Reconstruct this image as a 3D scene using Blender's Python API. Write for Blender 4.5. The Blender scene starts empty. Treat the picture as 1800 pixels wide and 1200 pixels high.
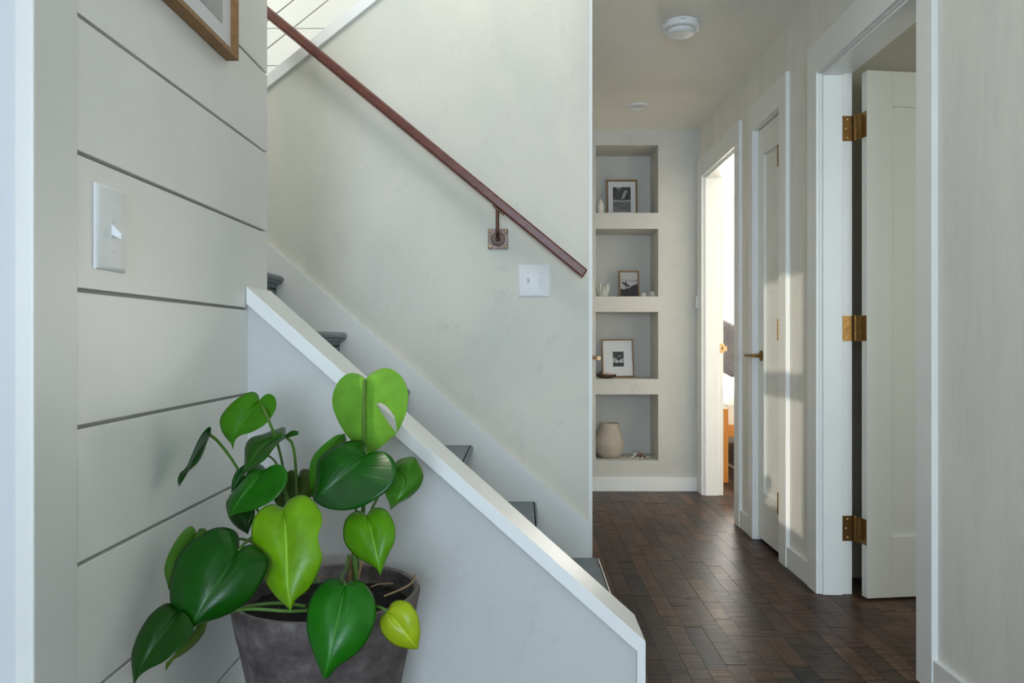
import bpy, bmesh, math, random
from mathutils import Vector, Matrix

random.seed(7)
SC = bpy.context.scene
COL = SC.collection
F = 1340.0                 # focal length in pixels of the 1800x1200 frame
VX, VY = 915.0, 597.0      # principal point in that frame
EYE = 1.005                # camera height in metres

# ------------------------------------------------------------------ camera
cam_d = bpy.data.cameras.new('camera')
cam_d.sensor_width = 36.0
cam_d.sensor_fit = 'HORIZONTAL'
cam_d.lens = F / 1800.0 * 36.0
cam_d.shift_x = -(VX - 900.0) / 1800.0
cam_d.shift_y = (VY - 600.0) / 1800.0
cam_d.clip_start = 0.02
cam = bpy.data.objects.new('camera', cam_d)
COL.objects.link(cam)
cam.location = (0, 0, EYE)
cam.rotation_euler = (math.radians(90), 0, 0)
SC.camera = cam

# ------------------------------------------------------------------ light
world = bpy.data.worlds.new('world')
SC.world = world
world.use_nodes = True
bg = world.node_tree.nodes['Background']
bg.inputs['Color'].default_value = (0.86, 0.93, 1.0, 1)
bg.inputs['Strength'].default_value = 2.2


def area(name, loc, rot, sx, sy, power, color):
    d = bpy.data.lights.new(name, 'AREA')
    d.shape = 'RECTANGLE'
    d.size, d.size_y = sx, sy
    d.energy = power
    d.color = color
    o = bpy.data.objects.new(name, d)
    COL.objects.link(o)
    o.location = loc
    o.rotation_euler = rot
    return o


R90 = math.radians(90)
XRW_ = 1.188
# glazed entrance behind the camera, upper window over the stairwell, bedroom and side room windows, plus an added shiplap fill
area('entrance_daylight', (-0.10, -4.42, 1.25), (R90, 0, 0), 1.1, 2.0, 126, (0.65, 0.81, 1.0))
area('shiplap_fill_light', (XRW_ - 0.03, 0.90, 1.20), (0, R90, 0), 1.5, 1.0, 1.9, (1.0, 0.985, 0.95))  # added lamp without a window behind it, lifts the shiplap wall
area('side_room_window_daylight', (2.1, 0.86, 1.35), (R90, 0, 0), 1.0, 1.1, 12, (0.95, 1.0, 0.92))
area('upper_window_daylight', (-0.60, 1.34, 3.45), (R90 - 0.12, 0, 0), 2.0, 1.3, 12.5, (1.0, 0.955, 0.84))
area('upper_left_window_daylight', (-2.26, 3.15, 3.0), (0, -R90, 0), 1.2, 0.8, 17, (1.0, 0.99, 0.94))
area('bedroom_window_daylight', (2.5, 7.42, 1.35), (-R90, 0, 0), 2.0, 1.1, 178, (1.0, 0.97, 0.90))
sun_d = bpy.data.lights.new('sun', 'SUN')
sun_d.energy = 1.5
sun_d.angle = math.radians(0.45)
sun_d.color = (1.0, 0.90, 0.74)
sun = bpy.data.objects.new('sun', sun_d)
COL.objects.link(sun)
sun.rotation_euler = Vector((0.62, 1.0, -0.22 * 1.1766)).to_track_quat('-Z', 'Y').to_euler()

SC.view_settings.view_transform = 'Standard'
SC.view_settings.look = 'None'
SC.view_settings.exposure = 0.09
SC.view_settings.gamma = 1.0
SC.view_settings.use_curve_mapping = False
SC.cycles.diffuse_bounces = 6
SC.cycles.max_bounces = 10


# ------------------------------------------------------------------ helpers
def at(px, py, d):
    return Vector(((px - VX) * d / F, d, EYE + (VY - py) * d / F))


def lin(c):
    return tuple(((v / 255.0) / 12.92 if v <= 10 else (((v / 255.0) + 0.055) / 1.055) ** 2.4) for v in c)


class NT:
    def __init__(self, name):
        self.m = bpy.data.materials.new(name)
        self.m.use_nodes = True
        self.t = self.m.node_tree
        self.b = self.t.nodes['Principled BSDF']
        self.out = self.t.nodes['Material Output']

    def n(self, typ, **kw):
        x = self.t.nodes.new(typ)
        for k, v in kw.items():
            if k in x.inputs.keys():
                x.inputs[k].default_value = v
            else:
                setattr(x, k, v)
        return x

    def l(self, a, b):
        self.t.links.new(a, b)

    def setb(self, **kw):
        for k, v in kw.items():
            self.b.inputs[k.replace('_', ' ')].default_value = v

    def math(self, op, a, b=None, c=None, clamp=False):
        x = self.n('ShaderNodeMath', operation=op, use_clamp=clamp)
        for i, v in enumerate((a, b, c)):
            if v is None:
                continue
            if isinstance(v, (int, float)):
                x.inputs[i].default_value = v
            else:
                self.l(v, x.inputs[i])
        return x.outputs[0]

    def mix(self, fac, a, b):
        x = self.n('ShaderNodeMix', data_type='RGBA')
        for sock, v in ((x.inputs[0], fac), (x.inputs[6], a), (x.inputs[7], b)):
            if isinstance(v, (int, float)):
                sock.default_value = v
            elif isinstance(v, tuple):
                sock.default_value = (*v[:3], 1)
            else:
                self.l(v, sock)
        return x.outputs[2]

    def bump(self, h, strength, dist):
        x = self.n('ShaderNodeBump', Strength=strength, Distance=dist)
        self.l(h, x.inputs['Height'])
        self.l(x.outputs[0], self.b.inputs['Normal'])
        return x

    def ramp(self, fac, stops, interp='LINEAR'):
        x = self.n('ShaderNodeValToRGB')
        x.color_ramp.interpolation = interp
        e = x.color_ramp.elements
        while len(e) < len(stops):
            e.new(0.5)
        for el, (p, c) in zip(e, stops):
            el.position = p
            el.color = (*c[:3], 1) if isinstance(c, tuple) else (c, c, c, 1)
        self.l(fac, x.inputs[0])
        return x.outputs[0]


def plain(name, col, rough=0.5, metal=0.0, noise=0.0, scale=20, bump=0.0):
    t = NT(name)
    t.setb(Roughness=rough, Metallic=metal)
    t.b.inputs['Base Color'].default_value = (*col, 1)
    if noise or bump:
        p = t.n('ShaderNodeTexCoord').outputs['Object']
        nz = t.n('ShaderNodeTexNoise', Scale=scale, Detail=5.0, Roughness=0.6)
        t.l(p, nz.inputs['Vector'])
        if noise:
            a = tuple(max(0, c * (1 - noise)) for c in col)
            b = tuple(min(1, c * (1 + noise)) for c in col)
            r = t.ramp(nz.outputs[0], [(0.3, a), (0.7, b)])
            t.l(r, t.b.inputs['Base Color'])
        if bump:
            t.bump(nz.outputs[0], bump, 0.01)
    return t.m


def plaster(name, col, var=0.07, streak=False, rough=0.75):
    """trowelled lime plaster: cloudy tone, chalky scuffs, faint relief"""
    t = NT(name)
    t.setb(Roughness=rough)
    p = t.n('ShaderNodeNewGeometry').outputs['Position']
    mp = t.n('ShaderNodeMapping')
    mp.inputs['Scale'].default_value = (3.0, 3.0, 0.55) if streak else (1, 1, 0.75)
    t.l(p, mp.inputs[0])
    big = t.n('ShaderNodeTexNoise', Scale=1.7, Detail=4.0, Roughness=0.55, Distortion=0.6)
    t.l(mp.outputs[0], big.inputs['Vector'])
    med = t.n('ShaderNodeTexNoise', Scale=4.2, Detail=8.0, Roughness=0.68, Distortion=1.6)
    t.l(mp.outputs[0], med.inputs['Vector'])
    fine = t.n('ShaderNodeTexNoise', Scale=26.0, Detail=6.0, Roughness=0.7, Distortion=0.8)
    t.l(mp.outputs[0], fine.inputs['Vector'])
    dk = tuple(c * (1 - var * k) for c, k in zip(col, (1.35, 0.95, 1.0)))
    lt = tuple(min(0.95, c * (1 + var * k)) for c, k in zip(col, (1.0, 0.75, 0.45)))
    c1 = t.ramp(big.outputs[0], [(0.32, dk), (0.68, lt)])
    chalk = t.ramp(med.outputs[0], [(0.55, 0.0), (0.72, 1.0)])
    chalk2 = t.ramp(fine.outputs[0], [(0.45, 0.0), (0.62, 1.0)])
    ck = t.math('MULTIPLY', t.math('MULTIPLY', chalk, chalk2), 0.55)
    c2 = t.mix(ck, c1, tuple(min(0.95, c * 1.17) for c in col))
    pit = t.ramp(med.outputs[0], [(0.30, 1.0), (0.46, 0.0)])
    c3 = t.mix(t.math('MULTIPLY', t.math('MULTIPLY', pit, chalk2), 0.9), c2, tuple(c * 0.85 for c in col))
    t.l(c3, t.b.inputs['Base Color'])
    h = t.math('ADD', t.math('MULTIPLY', med.outputs[0], 0.7), t.math('MULTIPLY', fine.outputs[0], 0.3))
    t.bump(h, 0.34, 0.006)
    return t.m


def wood(name, c1, c2, scale=(30, 3, 30), rough=0.4, spec=0.5):
    t = NT(name)
    t.setb(Roughness=rough)
    t.b.inputs['Specular IOR Level'].default_value = spec
    tc = t.n('ShaderNodeTexCoord').outputs['Object']
    mp = t.n('ShaderNodeMapping')
    mp.inputs['Scale'].default_value = scale
    t.l(tc, mp.inputs[0])
    nz = t.n('ShaderNodeTexNoise', Scale=1.5, Detail=6.0, Roughness=0.6, Distortion=0.7)
    t.l(mp.outputs[0], nz.inputs['Vector'])
    t.l(t.ramp(nz.outputs[0], [(0.3, c1), (0.7, c2)]), t.b.inputs['Base Color'])
    t.bump(nz.outputs[0], 0.12, 0.004)
    return t.m


M = {}
M['plaster'] = plaster('plaster_limewash', (0.715, 0.695, 0.625), 0.085)
M['plaster_hall'] = plaster('plaster_hall', (0.79, 0.775, 0.73), streak=True)
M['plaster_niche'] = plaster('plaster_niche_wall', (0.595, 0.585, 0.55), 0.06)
M['plaster_ceiling'] = plaster('plaster_ceiling', (0.88, 0.855, 0.79), 0.03)
M['plaster_knee'] = plaster('plaster_knee', (0.60, 0.60, 0.59), 0.04)
M['trim'] = plain('white_trim_paint', (0.835, 0.845, 0.83), 0.38, noise=0.015, scale=9, bump=0.02)
M['board'] = plain('shiplap_paint', (0.79, 0.79, 0.75), 0.42, noise=0.03, scale=5, bump=0.03)
M['jamb_darkened'] = plain('darkened_lining_paint', (0.62, 0.64, 0.66), 0.4)  # white lining paint darkened to offset the strong entrance light on it
M['stile'] = plain('stile_paint', (0.72, 0.725, 0.70), 0.42, noise=0.02, scale=5)
M['board_white'] = plain('shiplap_white_paint', (0.78, 0.79, 0.76), 0.45)
M['doorwhite'] = plain('door_paint', (0.80, 0.81, 0.77), 0.33, noise=0.015, scale=7, bump=0.02)
M['gap'] = plain('groove_shadow_paint', (0.45, 0.445, 0.42), 0.6)
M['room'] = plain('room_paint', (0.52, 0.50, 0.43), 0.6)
M['bedroom'] = plain('bedroom_paint', (0.80, 0.78, 0.72), 0.6)
M['greytread'] = plain('grey_step_paint', (0.150, 0.175, 0.195), 0.42, noise=0.14, scale=18, bump=0.05)
M['brass'] = plain('aged_brass', (0.26, 0.145, 0.05), 0.38, 1.0, noise=0.22, scale=60)
M['brass_light'] = plain('worn_brass', (0.62, 0.42, 0.22), 0.3, 1.0)
M['bronze'] = plain('dark_bronze', (0.115, 0.055, 0.035), 0.4, 0.7, noise=0.3, scale=70)
M['iron'] = plain('weathered_iron_plate', (0.23, 0.17, 0.145), 0.5, 0.6, noise=0.35, scale=45, bump=0.1)
M['rail'] = wood('dark_red_handrail_wood', (0.085, 0.018, 0.010), (0.170, 0.046, 0.026), (14, 30, 30), 0.33, 0.5)
M['oak'] = wood('oak_frame_wood', (0.22, 0.105, 0.025), (0.32, 0.165, 0.05), (40, 40, 40), 0.5)
M['orange_wood'] = wood('orange_bed_wood', (0.55, 0.20, 0.03), (0.66, 0.27, 0.05), (20, 20, 4), 0.45)
M['plastic'] = plain('white_switch_plastic', (0.80, 0.81, 0.81), 0.45)
M['mat'] = plain('white_mat_board', (0.74, 0.75, 0.76), 0.8)
M['clay'] = plain('beige_clay', (0.46, 0.40, 0.33), 0.85, noise=0.10, scale=16, bump=0.25)
M['shell'] = plain('white_shell', (0.72, 0.69, 0.62), 0.5, noise=0.1, scale=60, bump=0.3)
M['brownshell'] = plain('brown_shell', (0.23, 0.12, 0.06), 0.5, noise=0.4, scale=80, bump=0.4)
M['coral'] = plain('white_coral', (0.66, 0.66, 0.60), 0.8, noise=0.06, scale=50, bump=0.3)
M['darkwood'] = wood('dark_carved_wood', (0.030, 0.016, 0.010), (0.075, 0.040, 0.025), (60, 20, 60), 0.5)
M['pinkshell'] = plain('pale_pink_shell', (0.62, 0.42, 0.33), 0.45)
M['cable'] = plain('steel_cable', (0.35, 0.35, 0.34), 0.4, 0.6)
M['linen'] = plain('white_linen', (0.78, 0.77, 0.73), 0.9, noise=0.03, scale=12, bump=0.3)
M['charcoal'] = plain('charcoal_fabric', (0.060, 0.055, 0.062), 0.95, noise=0.25, scale=30, bump=0.5)
M['rug'] = plain('grey_rug', (0.16, 0.15, 0.14), 0.95, noise=0.5, scale=22, bump=0.4)
M['soil'] = plain('dark_soil', (0.010, 0.008, 0.007), 0.95, noise=0.6, scale=120, bump=1.0)
M['stem'] = plain('green_stem', (0.085, 0.19, 0.025), 0.45, noise=0.2, scale=40)
M['drystem'] = plain('dry_brown_stem', (0.30, 0.19, 0.09), 0.7, noise=0.3, scale=60)

# pot: weathered dark clay with pale mineral bloom
t = NT('weathered_dark_pot')
t.setb(Roughness=0.85)
p = t.n('ShaderNodeTexCoord').outputs['Object']
n1 = t.n('ShaderNodeTexNoise', Scale=13.0, Detail=8.0, Roughness=0.68)
t.l(p, n1.inputs['Vector'])
mp = t.n('ShaderNodeMapping')
mp.inputs['Scale'].default_value = (3, 3, 40)
t.l(p, mp.inputs[0])
n2 = t.n('ShaderNodeTexNoise', Scale=2.2, Detail=4.0)
t.l(mp.outputs[0], n2.inputs['Vector'])
c = t.ramp(n1.outputs[0], [(0.30, (0.034, 0.027, 0.026)), (0.50, (0.098, 0.080, 0.077)), (0.70, (0.235, 0.20, 0.19))])
c = t.mix(t.math('MULTIPLY', t.ramp(n2.outputs[0], [(0.52, 0.0), (0.7, 1.0)]), 0.3), c, (0.15, 0.13, 0.12))
t.l(c, t.b.inputs['Base Color'])
t.bump(n1.outputs[0], 0.25, 0.006)
M['pot'] = t.m
M['potrim'] = plain('pale_pot_rim', (0.20, 0.175, 0.16), 0.85, noise=0.3, scale=30, bump=0.2)


def plank_mat(name, brick=False):
    """dark reclaimed strip floor: grain along Y, saw marks across, one tone per strip"""
    t = NT(name)
    t.b.inputs['Specular IOR Level'].default_value = 0.13
    pos = t.n('ShaderNodeNewGeometry').outputs['Position']
    if brick:
        sp = t.n('ShaderNodeMapping')
        sp.inputs['Rotation'].default_value = (0, 0, R90)
        t.l(pos, sp.inputs[0])
        br = t.n('ShaderNodeTexBrick', Scale=1.0)
        br.inputs['Brick Width'].default_value = 0.33
        br.inputs['Row Height'].default_value = 0.0635
        br.inputs['Mortar Size'].default_value = 0.001
        br.inputs['Color1'].default_value = (0, 0, 0, 1)
        br.inputs['Color2'].default_value = (1, 1, 1, 1)
        t.l(sp.outputs[0], br.inputs['Vector'])
        rnd = br.outputs['Color']
    else:
        rnd = t.n('ShaderNodeObjectInfo').outputs['Random']
    off = t.n('ShaderNodeCombineXYZ')
    t.l(t.math('MULTIPLY', rnd, 37.0), off.inputs[1])
    t.l(t.math('MULTIPLY', rnd, 11.0), off.inputs[2])
    add = t.n('ShaderNodeVectorMath', operation='ADD')
    t.l(pos, add.inputs[0])
    t.l(off.outputs[0], add.inputs[1])
    mp = t.n('ShaderNodeMapping')
    mp.inputs['Scale'].default_value = (55, 4.5, 10)
    t.l(add.outputs[0], mp.inputs[0])
    grain = t.n('ShaderNodeTexNoise', Scale=1.0, Detail=6.0, Roughness=0.62, Distortion=0.5)
    t.l(mp.outputs[0], grain.inputs['Vector'])
    mp2 = t.n('ShaderNodeMapping')
    mp2.inputs['Scale'].default_value = (5, 95, 5)
    t.l(add.outputs[0], mp2.inputs[0])
    saw = t.n('ShaderNodeTexNoise', Scale=1.0, Detail=3.0, Roughness=0.55, Distortion=0.3)
    t.l(mp2.outputs[0], saw.inputs['Vector'])
    cl = t.n('ShaderNodeTexNoise', Scale=5.0, Detail=3.0)
    t.l(add.outputs[0], cl.inputs['Vector'])
    tone = t.ramp(rnd, [(0.0, (0.036, 0.026, 0.022)), (0.16, (0.150, 0.068, 0.040)), (0.30, (0.050, 0.043, 0.042)),
                        (0.44, (0.200, 0.100, 0.060)), (0.58, (0.085, 0.050, 0.036)), (0.72, (0.170, 0.080, 0.052)),
                        (0.86, (0.042, 0.039, 0.041)), (1.0, (0.215, 0.112, 0.062))])
    c1 = t.mix(t.ramp(grain.outputs[0], [(0.30, 0.0), (0.80, 0.85)]), tone, (0.022, 0.014, 0.012))
    c2 = t.mix(t.math('MULTIPLY', t.ramp(saw.outputs[0], [(0.46, 0.0), (0.64, 1.0)]), 0.78), c1, (0.014, 0.011, 0.011))
    c3 = t.mix(t.math('MULTIPLY', t.ramp(cl.outputs[0], [(0.55, 0.0), (0.72, 1.0)]), 0.35), c2, (0.16, 0.095, 0.062))
    t.l(c3, t.b.inputs['Base Color'])
    rr = t.math('ADD', t.math('MULTIPLY', saw.outputs[0], 0.20), 0.25)
    t.l(rr, t.b.inputs['Roughness'])
    h = t.math('ADD', t.math('MULTIPLY', grain.outputs[0], 0.4), t.math('MULTIPLY', saw.outputs[0], 0.7))
    t.bump(h, 0.32, 0.004)
    return t.m


M['plank'] = plank_mat('reclaimed_plank_wood')
M['plank_far'] = plank_mat('reclaimed_strip_floor', True)

# photographic prints carry their tones in a colour attribute
t = NT('photo_print')
t.setb(Roughness=0.35)
a = t.n('ShaderNodeVertexColor', layer_name='tone')
t.l(a.outputs['Color'], t.b.inputs['Base Color'])
M['print'] = t.m


def leaf_mat(name, under=False):
    t = NT(name)
    uv = t.n('ShaderNodeUVMap', uv_map='leaf')
    sep = t.n('ShaderNodeSeparateXYZ')
    t.l(uv.outputs[0], sep.inputs[0])
    s = t.math('ABSOLUTE', t.math('MULTIPLY', t.math('SUBTRACT', sep.outputs[0], 0.5), 2.0))
    v = sep.outputs[1]
    mid = t.n('ShaderNodeMapRange', interpolation_type='SMOOTHSTEP')
    mid.inputs[1].default_value = 0.012
    mid.inputs[2].default_value = 0.055
    mid.inputs[3].default_value = 1.0
    mid.inputs[4].default_value = 0.0
    t.l(s, mid.inputs[0])
    ph = t.math('MULTIPLY', v, 11.0)
    wv = t.math('ABSOLUTE', t.math('SINE', t.math('MULTIPLY', ph, math.pi)))
    vein = t.math('SUBTRACT', 1.0, t.math('MULTIPLY', wv, 6.0), clamp=True)
    vein = t.math('MULTIPLY', vein, t.math('SUBTRACT', 1.0, s, clamp=True))
    wv2 = t.math('ABSOLUTE', t.math('SINE', t.math('MULTIPLY', ph, math.pi * 3)))
    fine = t.math('SUBTRACT', 1.0, t.math('MULTIPLY', wv2, 2.2), clamp=True)
    col = t.n('ShaderNodeObjectInfo').outputs['Color']
    pos = t.n('ShaderNodeTexCoord').outputs['Object']
    nz = t.n('ShaderNodeTexNoise', Scale=26.0, Detail=4.0)
    t.l(pos, nz.inputs['Vector'])
    hsv = t.n('ShaderNodeHueSaturation')
    t.l(t.math('ADD', t.math('MULTIPLY', nz.outputs[0], 0.8), 0.6), hsv.inputs['Value'])
    t.l(col, hsv.inputs['Color'])
    light = t.n('ShaderNodeHueSaturation', Value=1.75 if not under else 1.35, Saturation=0.92)
    light.inputs['Hue'].default_value = 0.488
    t.l(col, light.inputs['Color'])
    mask = t.math('ADD', t.math('MULTIPLY', mid.outputs[0], 0.72 if not under else 0.3), t.math('MULTIPLY', vein, 0.16 if not under else 0.30), clamp=True)
    mask = t.math('ADD', mask, t.math('MULTIPLY', fine, 0.05), clamp=True)
    c = t.mix(mask, hsv.outputs[0], light.outputs[0])
    t.l(c, t.b.inputs['Base Color'])
    t.setb(Roughness=0.28 if not under else 0.42)
    t.b.inputs['Specular IOR Level'].default_value = 0.28 if not under else 0.2
    h = t.math('ADD', t.math('MULTIPLY', vein, -0.7 if not under else 0.8), t.math('MULTIPLY', fine, -0.03))
    h = t.math('ADD', h, t.math('MULTIPLY', mid.outputs[0], -1.0 if not under else 1.6))
    bp = t.bump(h, 0.13, 0.003)
    tr = t.n('ShaderNodeBsdfTranslucent')
    tint = t.n('ShaderNodeHueSaturation', Value=1.7, Saturation=1.05)
    t.l(c, tint.inputs['Color'])
    t.l(tint.outputs[0], tr.inputs['Color'])
    mx = t.n('ShaderNodeMixShader')
    mx.inputs[0].default_value = 0.22
    t.l(t.b.outputs[0], mx.inputs[1])
    t.l(tr.outputs[0], mx.inputs[2])
    t.l(mx.outputs[0], t.out.inputs['Surface'])
    return t.m


M['leaf'] = leaf_mat('glossy_leaf')
M['leaf_under'] = leaf_mat('leaf_underside', True)


# ------------------------------------------------------------------ mesh helpers
class MB:
    """collects simple solids into ONE mesh object"""
    def __init__(self):
        self.v, self.f = [], []

    def add(self, vs, fs):
        o = len(self.v)
        self.v += [tuple(q) for q in vs]
        self.f += [tuple(i + o for i in q) for q in fs]
        return self

    def box(self, x0, x1, y0, y1, z0, z1):
        return self.add([(x0, y0, z0), (x1, y0, z0), (x1, y1, z0), (x0, y1, z0), (x0, y0, z1), (x1, y0, z1), (x1, y1, z1), (x0, y1, z1)],
                        [(0, 3, 2, 1), (4, 5, 6, 7), (0, 1, 5, 4), (1, 2, 6, 5), (2, 3, 7, 6), (3, 0, 4, 7)])

    def prism_y(self, poly, y0, y1):
        """poly: (x,z) list, extruded along y"""
        n = len(poly)
        vs = [(x, y0, z) for x, z in poly] + [(x, y1, z) for x, z in poly]
        fs = [tuple(range(n)), tuple(range(2 * n - 1, n - 1, -1))]
        fs += [((i + 1) % n, i, i + n, (i + 1) % n + n) for i in range(n)]
        return self.add(vs, fs)

    def prism_x(self, poly, x0, x1):
        n = len(poly)
        vs = [(x0, y, z) for y, z in poly] + [(x1, y, z) for y, z in poly]
        fs = [tuple(range(n)), tuple(range(2 * n - 1, n - 1, -1))]
        fs += [((i + 1) % n, i, i + n, (i + 1) % n + n) for i in range(n)]
        return self.add(vs, fs)

    def tube(self, pts, rad, seg=8):
        pts = [Vector(q) for q in pts]
        n = len(pts)
        rads = rad if isinstance(rad, (list, tuple)) else [rad] * n
        up = Vector((0.31, 0.17, 0.93))
        vs, fs = [], []
        prev = None
        for i in range(n):
            d = (pts[min(i + 1, n - 1)] - pts[max(i - 1, 0)]).normalized()
            a = (prev - d * prev.dot(d)) if prev is not None else (up - d * up.dot(d))
            if a.length < 1e-5:
                a = Vector((1, 0, 0)) - d * d.x
            a.normalize()
            prev = a
            b = d.cross(a)
            for k in range(seg):
                th = 2 * math.pi * k / seg
                vs.append(pts[i] + (a * math.cos(th) + b * math.sin(th)) * rads[i])
        for i in range(n - 1):
            for k in range(seg):
                k2 = (k + 1) % seg
                fs.append((i * seg + k, i * seg + k2, (i + 1) * seg + k2, (i + 1) * seg + k))
        fs.append(tuple(range(seg - 1, -1, -1)))
        fs.append(tuple((n - 1) * seg + k for k in range(seg)))
        return self.add(vs, fs)

    def lathe(self, prof, seg=40, c=(0, 0, 0)):
        """prof: (r,z) list; ends with r==0 close"""
        vs, fs, rows = [], [], []
        for r, z in prof:
            if r < 1e-6:
                rows.append([len(vs)])
                vs.append((c[0], c[1], c[2] + z))
            else:
                rows.append(list(range(len(vs), len(vs) + seg)))
                vs += [(c[0] + r * math.cos(2 * math.pi * k / seg), c[1] + r * math.sin(2 * math.pi * k / seg), c[2] + z) for k in range(seg)]
        for a, b in zip(rows, rows[1:]):
            for k in range(seg):
                k2 = (k + 1) % seg
                if len(a) == 1 and len(b) == 1:
                    continue
                if len(a) == 1:
                    fs.append((a[0], b[k2], b[k]))
                elif len(b) == 1:
                    fs.append((a[k], a[k2], b[0]))
                else:
                    fs.append((a[k], a[k2], b[k2], b[k]))
        return self.add(vs, fs)

    def xform(self, mat):
        self.v = [tuple(mat @ Vector(q)) for q in self.v]
        return self

    def build(self, name, mat, parent=None, smooth=False, bevel=0.0, seg=2):
        me = bpy.data.meshes.new(name)
        me.from_pydata(self.v, [], self.f)
        bm = bmesh.new()
        bm.from_mesh(me)
        bmesh.ops.recalc_face_normals(bm, faces=bm.faces)
        bm.to_mesh(me)
        bm.free()
        me.materials.append(mat)
        if smooth:
            me.polygons.foreach_set('use_smooth', [True] * len(me.polygons))
            try:
                me.set_sharp_from_angle(angle=math.radians(40))
            except Exception:
                pass
        o = bpy.data.objects.new(name, me)
        COL.objects.link(o)
        if parent is not None:
            o.parent = parent
        if bevel:
            b = o.modifiers.new('bevel', 'BEVEL')
            b.width = bevel
            b.segments = seg
            b.limit_method = 'ANGLE'
        return o


def tag(o, label=None, cat=None, group=None, kind=None):
    if label:
        o['label'] = label
    if cat:
        o['category'] = cat
    if group:
        o['group'] = group
    if kind:
        o['kind'] = kind
    return o


def thing(name, label, cat, loc=(0, 0, 0), group=None):
    o = bpy.data.objects.new(name, None)
    o.empty_display_size = 0.05
    COL.objects.link(o)
    o.location = loc
    return tag(o, label, cat, group)


def struct_root(name, label, loc=(0, 0, 0)):
    o = bpy.data.objects.new(name, None)
    COL.objects.link(o)
    o.location = loc
    return tag(o, label, kind='structure')


def struct(mb, name, mat, label, bevel=0.0, smooth=False):
    return tag(mb.build(name, mat, None, smooth, bevel), label, kind='structure')


# ------------------------------------------------------------------ dimensions
XL = -0.577      # face of the shiplap wall
XR = 1.170       # face of the door casings on the right wall
XRW = 1.188      # plaster of the right wall
XRB = 1.310      # back of the right wall
XH = 0.250       # corner of stair wall and passage
YS = 2.790       # stair wall plane
YB = 5.070       # niche wall plane
YK0, YK1 = 1.600, 1.725   # knee wall
H = 2.400
HEAD = 2.062
top_z7 = 0.2127 + 0.2046 * 6
D_NEAR = (2.256, 3.017)
D_CLOS = (3.457, 3.850)
D_FAR = (4.180, 4.930)

# ------------------------------------------------------------------ floor
fl = MB()
fl.box(-2.4, 0.19, -4.6, 7.6, -0.12, 0.0)
fl.box(0.19, 4.6, -4.6, 1.90, -0.12, 0.0)
fl.box(0.19, 4.6, 1.90, 7.6, -0.12, -0.012)
fl.box(1.80, 4.6, 1.90, 4.10, -0.012, 0.0)
fl.box(1.80, 4.6, 4.10, 7.6, -0.012, 0.0)
floor = struct(fl, 'floor', M['plank_far'], 'dark reclaimed wood strip floor of the passage')
ub = MB().box(-0.5, 0.5, -0.5, 0.5, -1, 0)
unit = ub.build('plank', M['plank'], floor)
unit_me = unit.data
bpy.data.objects.remove(unit)
PW = 0.0635


def planks(x0, x1, y0, y1, lo, hi):
    x = x0
    while x < x1 - 0.01:
        w = min(PW, x1 - x)
        y = y0
        first = True
        while y < y1 - 0.001:
            L = random.uniform(lo, hi)
            if random.random() < 0.25:
                L *= 0.45
            if first:
                L *= random.uniform(0.3, 1.0)
                first = False
            L = min(L, y1 - y)
            if y1 - y - L < 0.05:
                L = y1 - y
            o = bpy.data.objects.new('plank', unit_me)
            COL.objects.link(o)
            o.parent = floor
            dz = random.uniform(-0.0012, 0.0)
            o.location = (x + w / 2, y + L / 2, dz)
            o.scale = (w - 0.0011, L - 0.0020, 0.0105)
            o.rotation_euler = (random.uniform(-0.0015, 0.0015), random.uniform(-0.006, 0.006), 0)
            y += L
        x += w


planks(0.19, 1.206, 1.90, YB + 0.01, 0.20, 0.62)
planks(1.206, 1.80, 1.90, 3.22, 0.22, 0.60)
planks(1.206, 1.80, 4.10, 6.9, 0.35, 0.85)

# ------------------------------------------------------------------ right wall with three doorways
w = MB()
for y0, y1 in ((-4.6, D_NEAR[0]), (D_NEAR[1], D_CLOS[0]), (D_CLOS[1], D_FAR[0]), (D_FAR[1], YB + 0.5)):
    w.box(XRW, XRB, y0, y1, 0, H + 0.02)
for d in (D_NEAR, D_CLOS, D_FAR):
    w.box(XRW, XRB, d[0], d[1], HEAD, H + 0.02)
struct(w, 'wall_right', M['plaster_hall'], 'plastered right wall of the passage with three doorways')


def casing(n, d, label, near=0.086, far=0.096, top=2.188, jamb_back=XRB, stop=None):
    """square-edged flat casing, legs and head as separate pieces, with the lining of the opening"""
    root = struct_root('trim_%d' % n, label, (XR, (d[0] + d[1]) / 2, 0))
    inv = Matrix.Translation(-root.location)
    for y0, y1 in ((d[0] - near, d[0]), (d[1], d[1] + far)):
        MB().box(XR, XRW + 0.004, y0, y1, 0, HEAD).xform(inv).build('side_casing', M['trim'], root, bevel=0.0015)
    MB().box(XR, XRW + 0.004, d[0] - near, d[1] + far, HEAD, top).xform(inv).build('head_casing', M['trim'], root, bevel=0.0015)
    r = 0.005
    for sgn, yy in ((1, d[0]), (-1, d[1])):
        a, b = sorted((yy + sgn * r * 0, yy + sgn * r))
        j = MB().box(XR + 0.012, jamb_back, a, b, 0, HEAD)
        if stop:
            a2, b2 = sorted((yy + sgn * r, yy + sgn * (r + 0.010)))
            j.box(XR + 0.022, stop, a2, b2, 0, HEAD - 0.015)
        j.xform(inv).build('side_jamb', M['trim'], root, bevel=0.001)
    j = MB().box(XR + 0.012, jamb_back, d[0], d[1], HEAD - r, HEAD)
    if stop:
        j.box(XR + 0.022, stop, d[0], d[1], HEAD - r - 0.010, HEAD - r)
    j.xform(inv).build('head_jamb', M['trim'], root, bevel=0.001)
    return root


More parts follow.
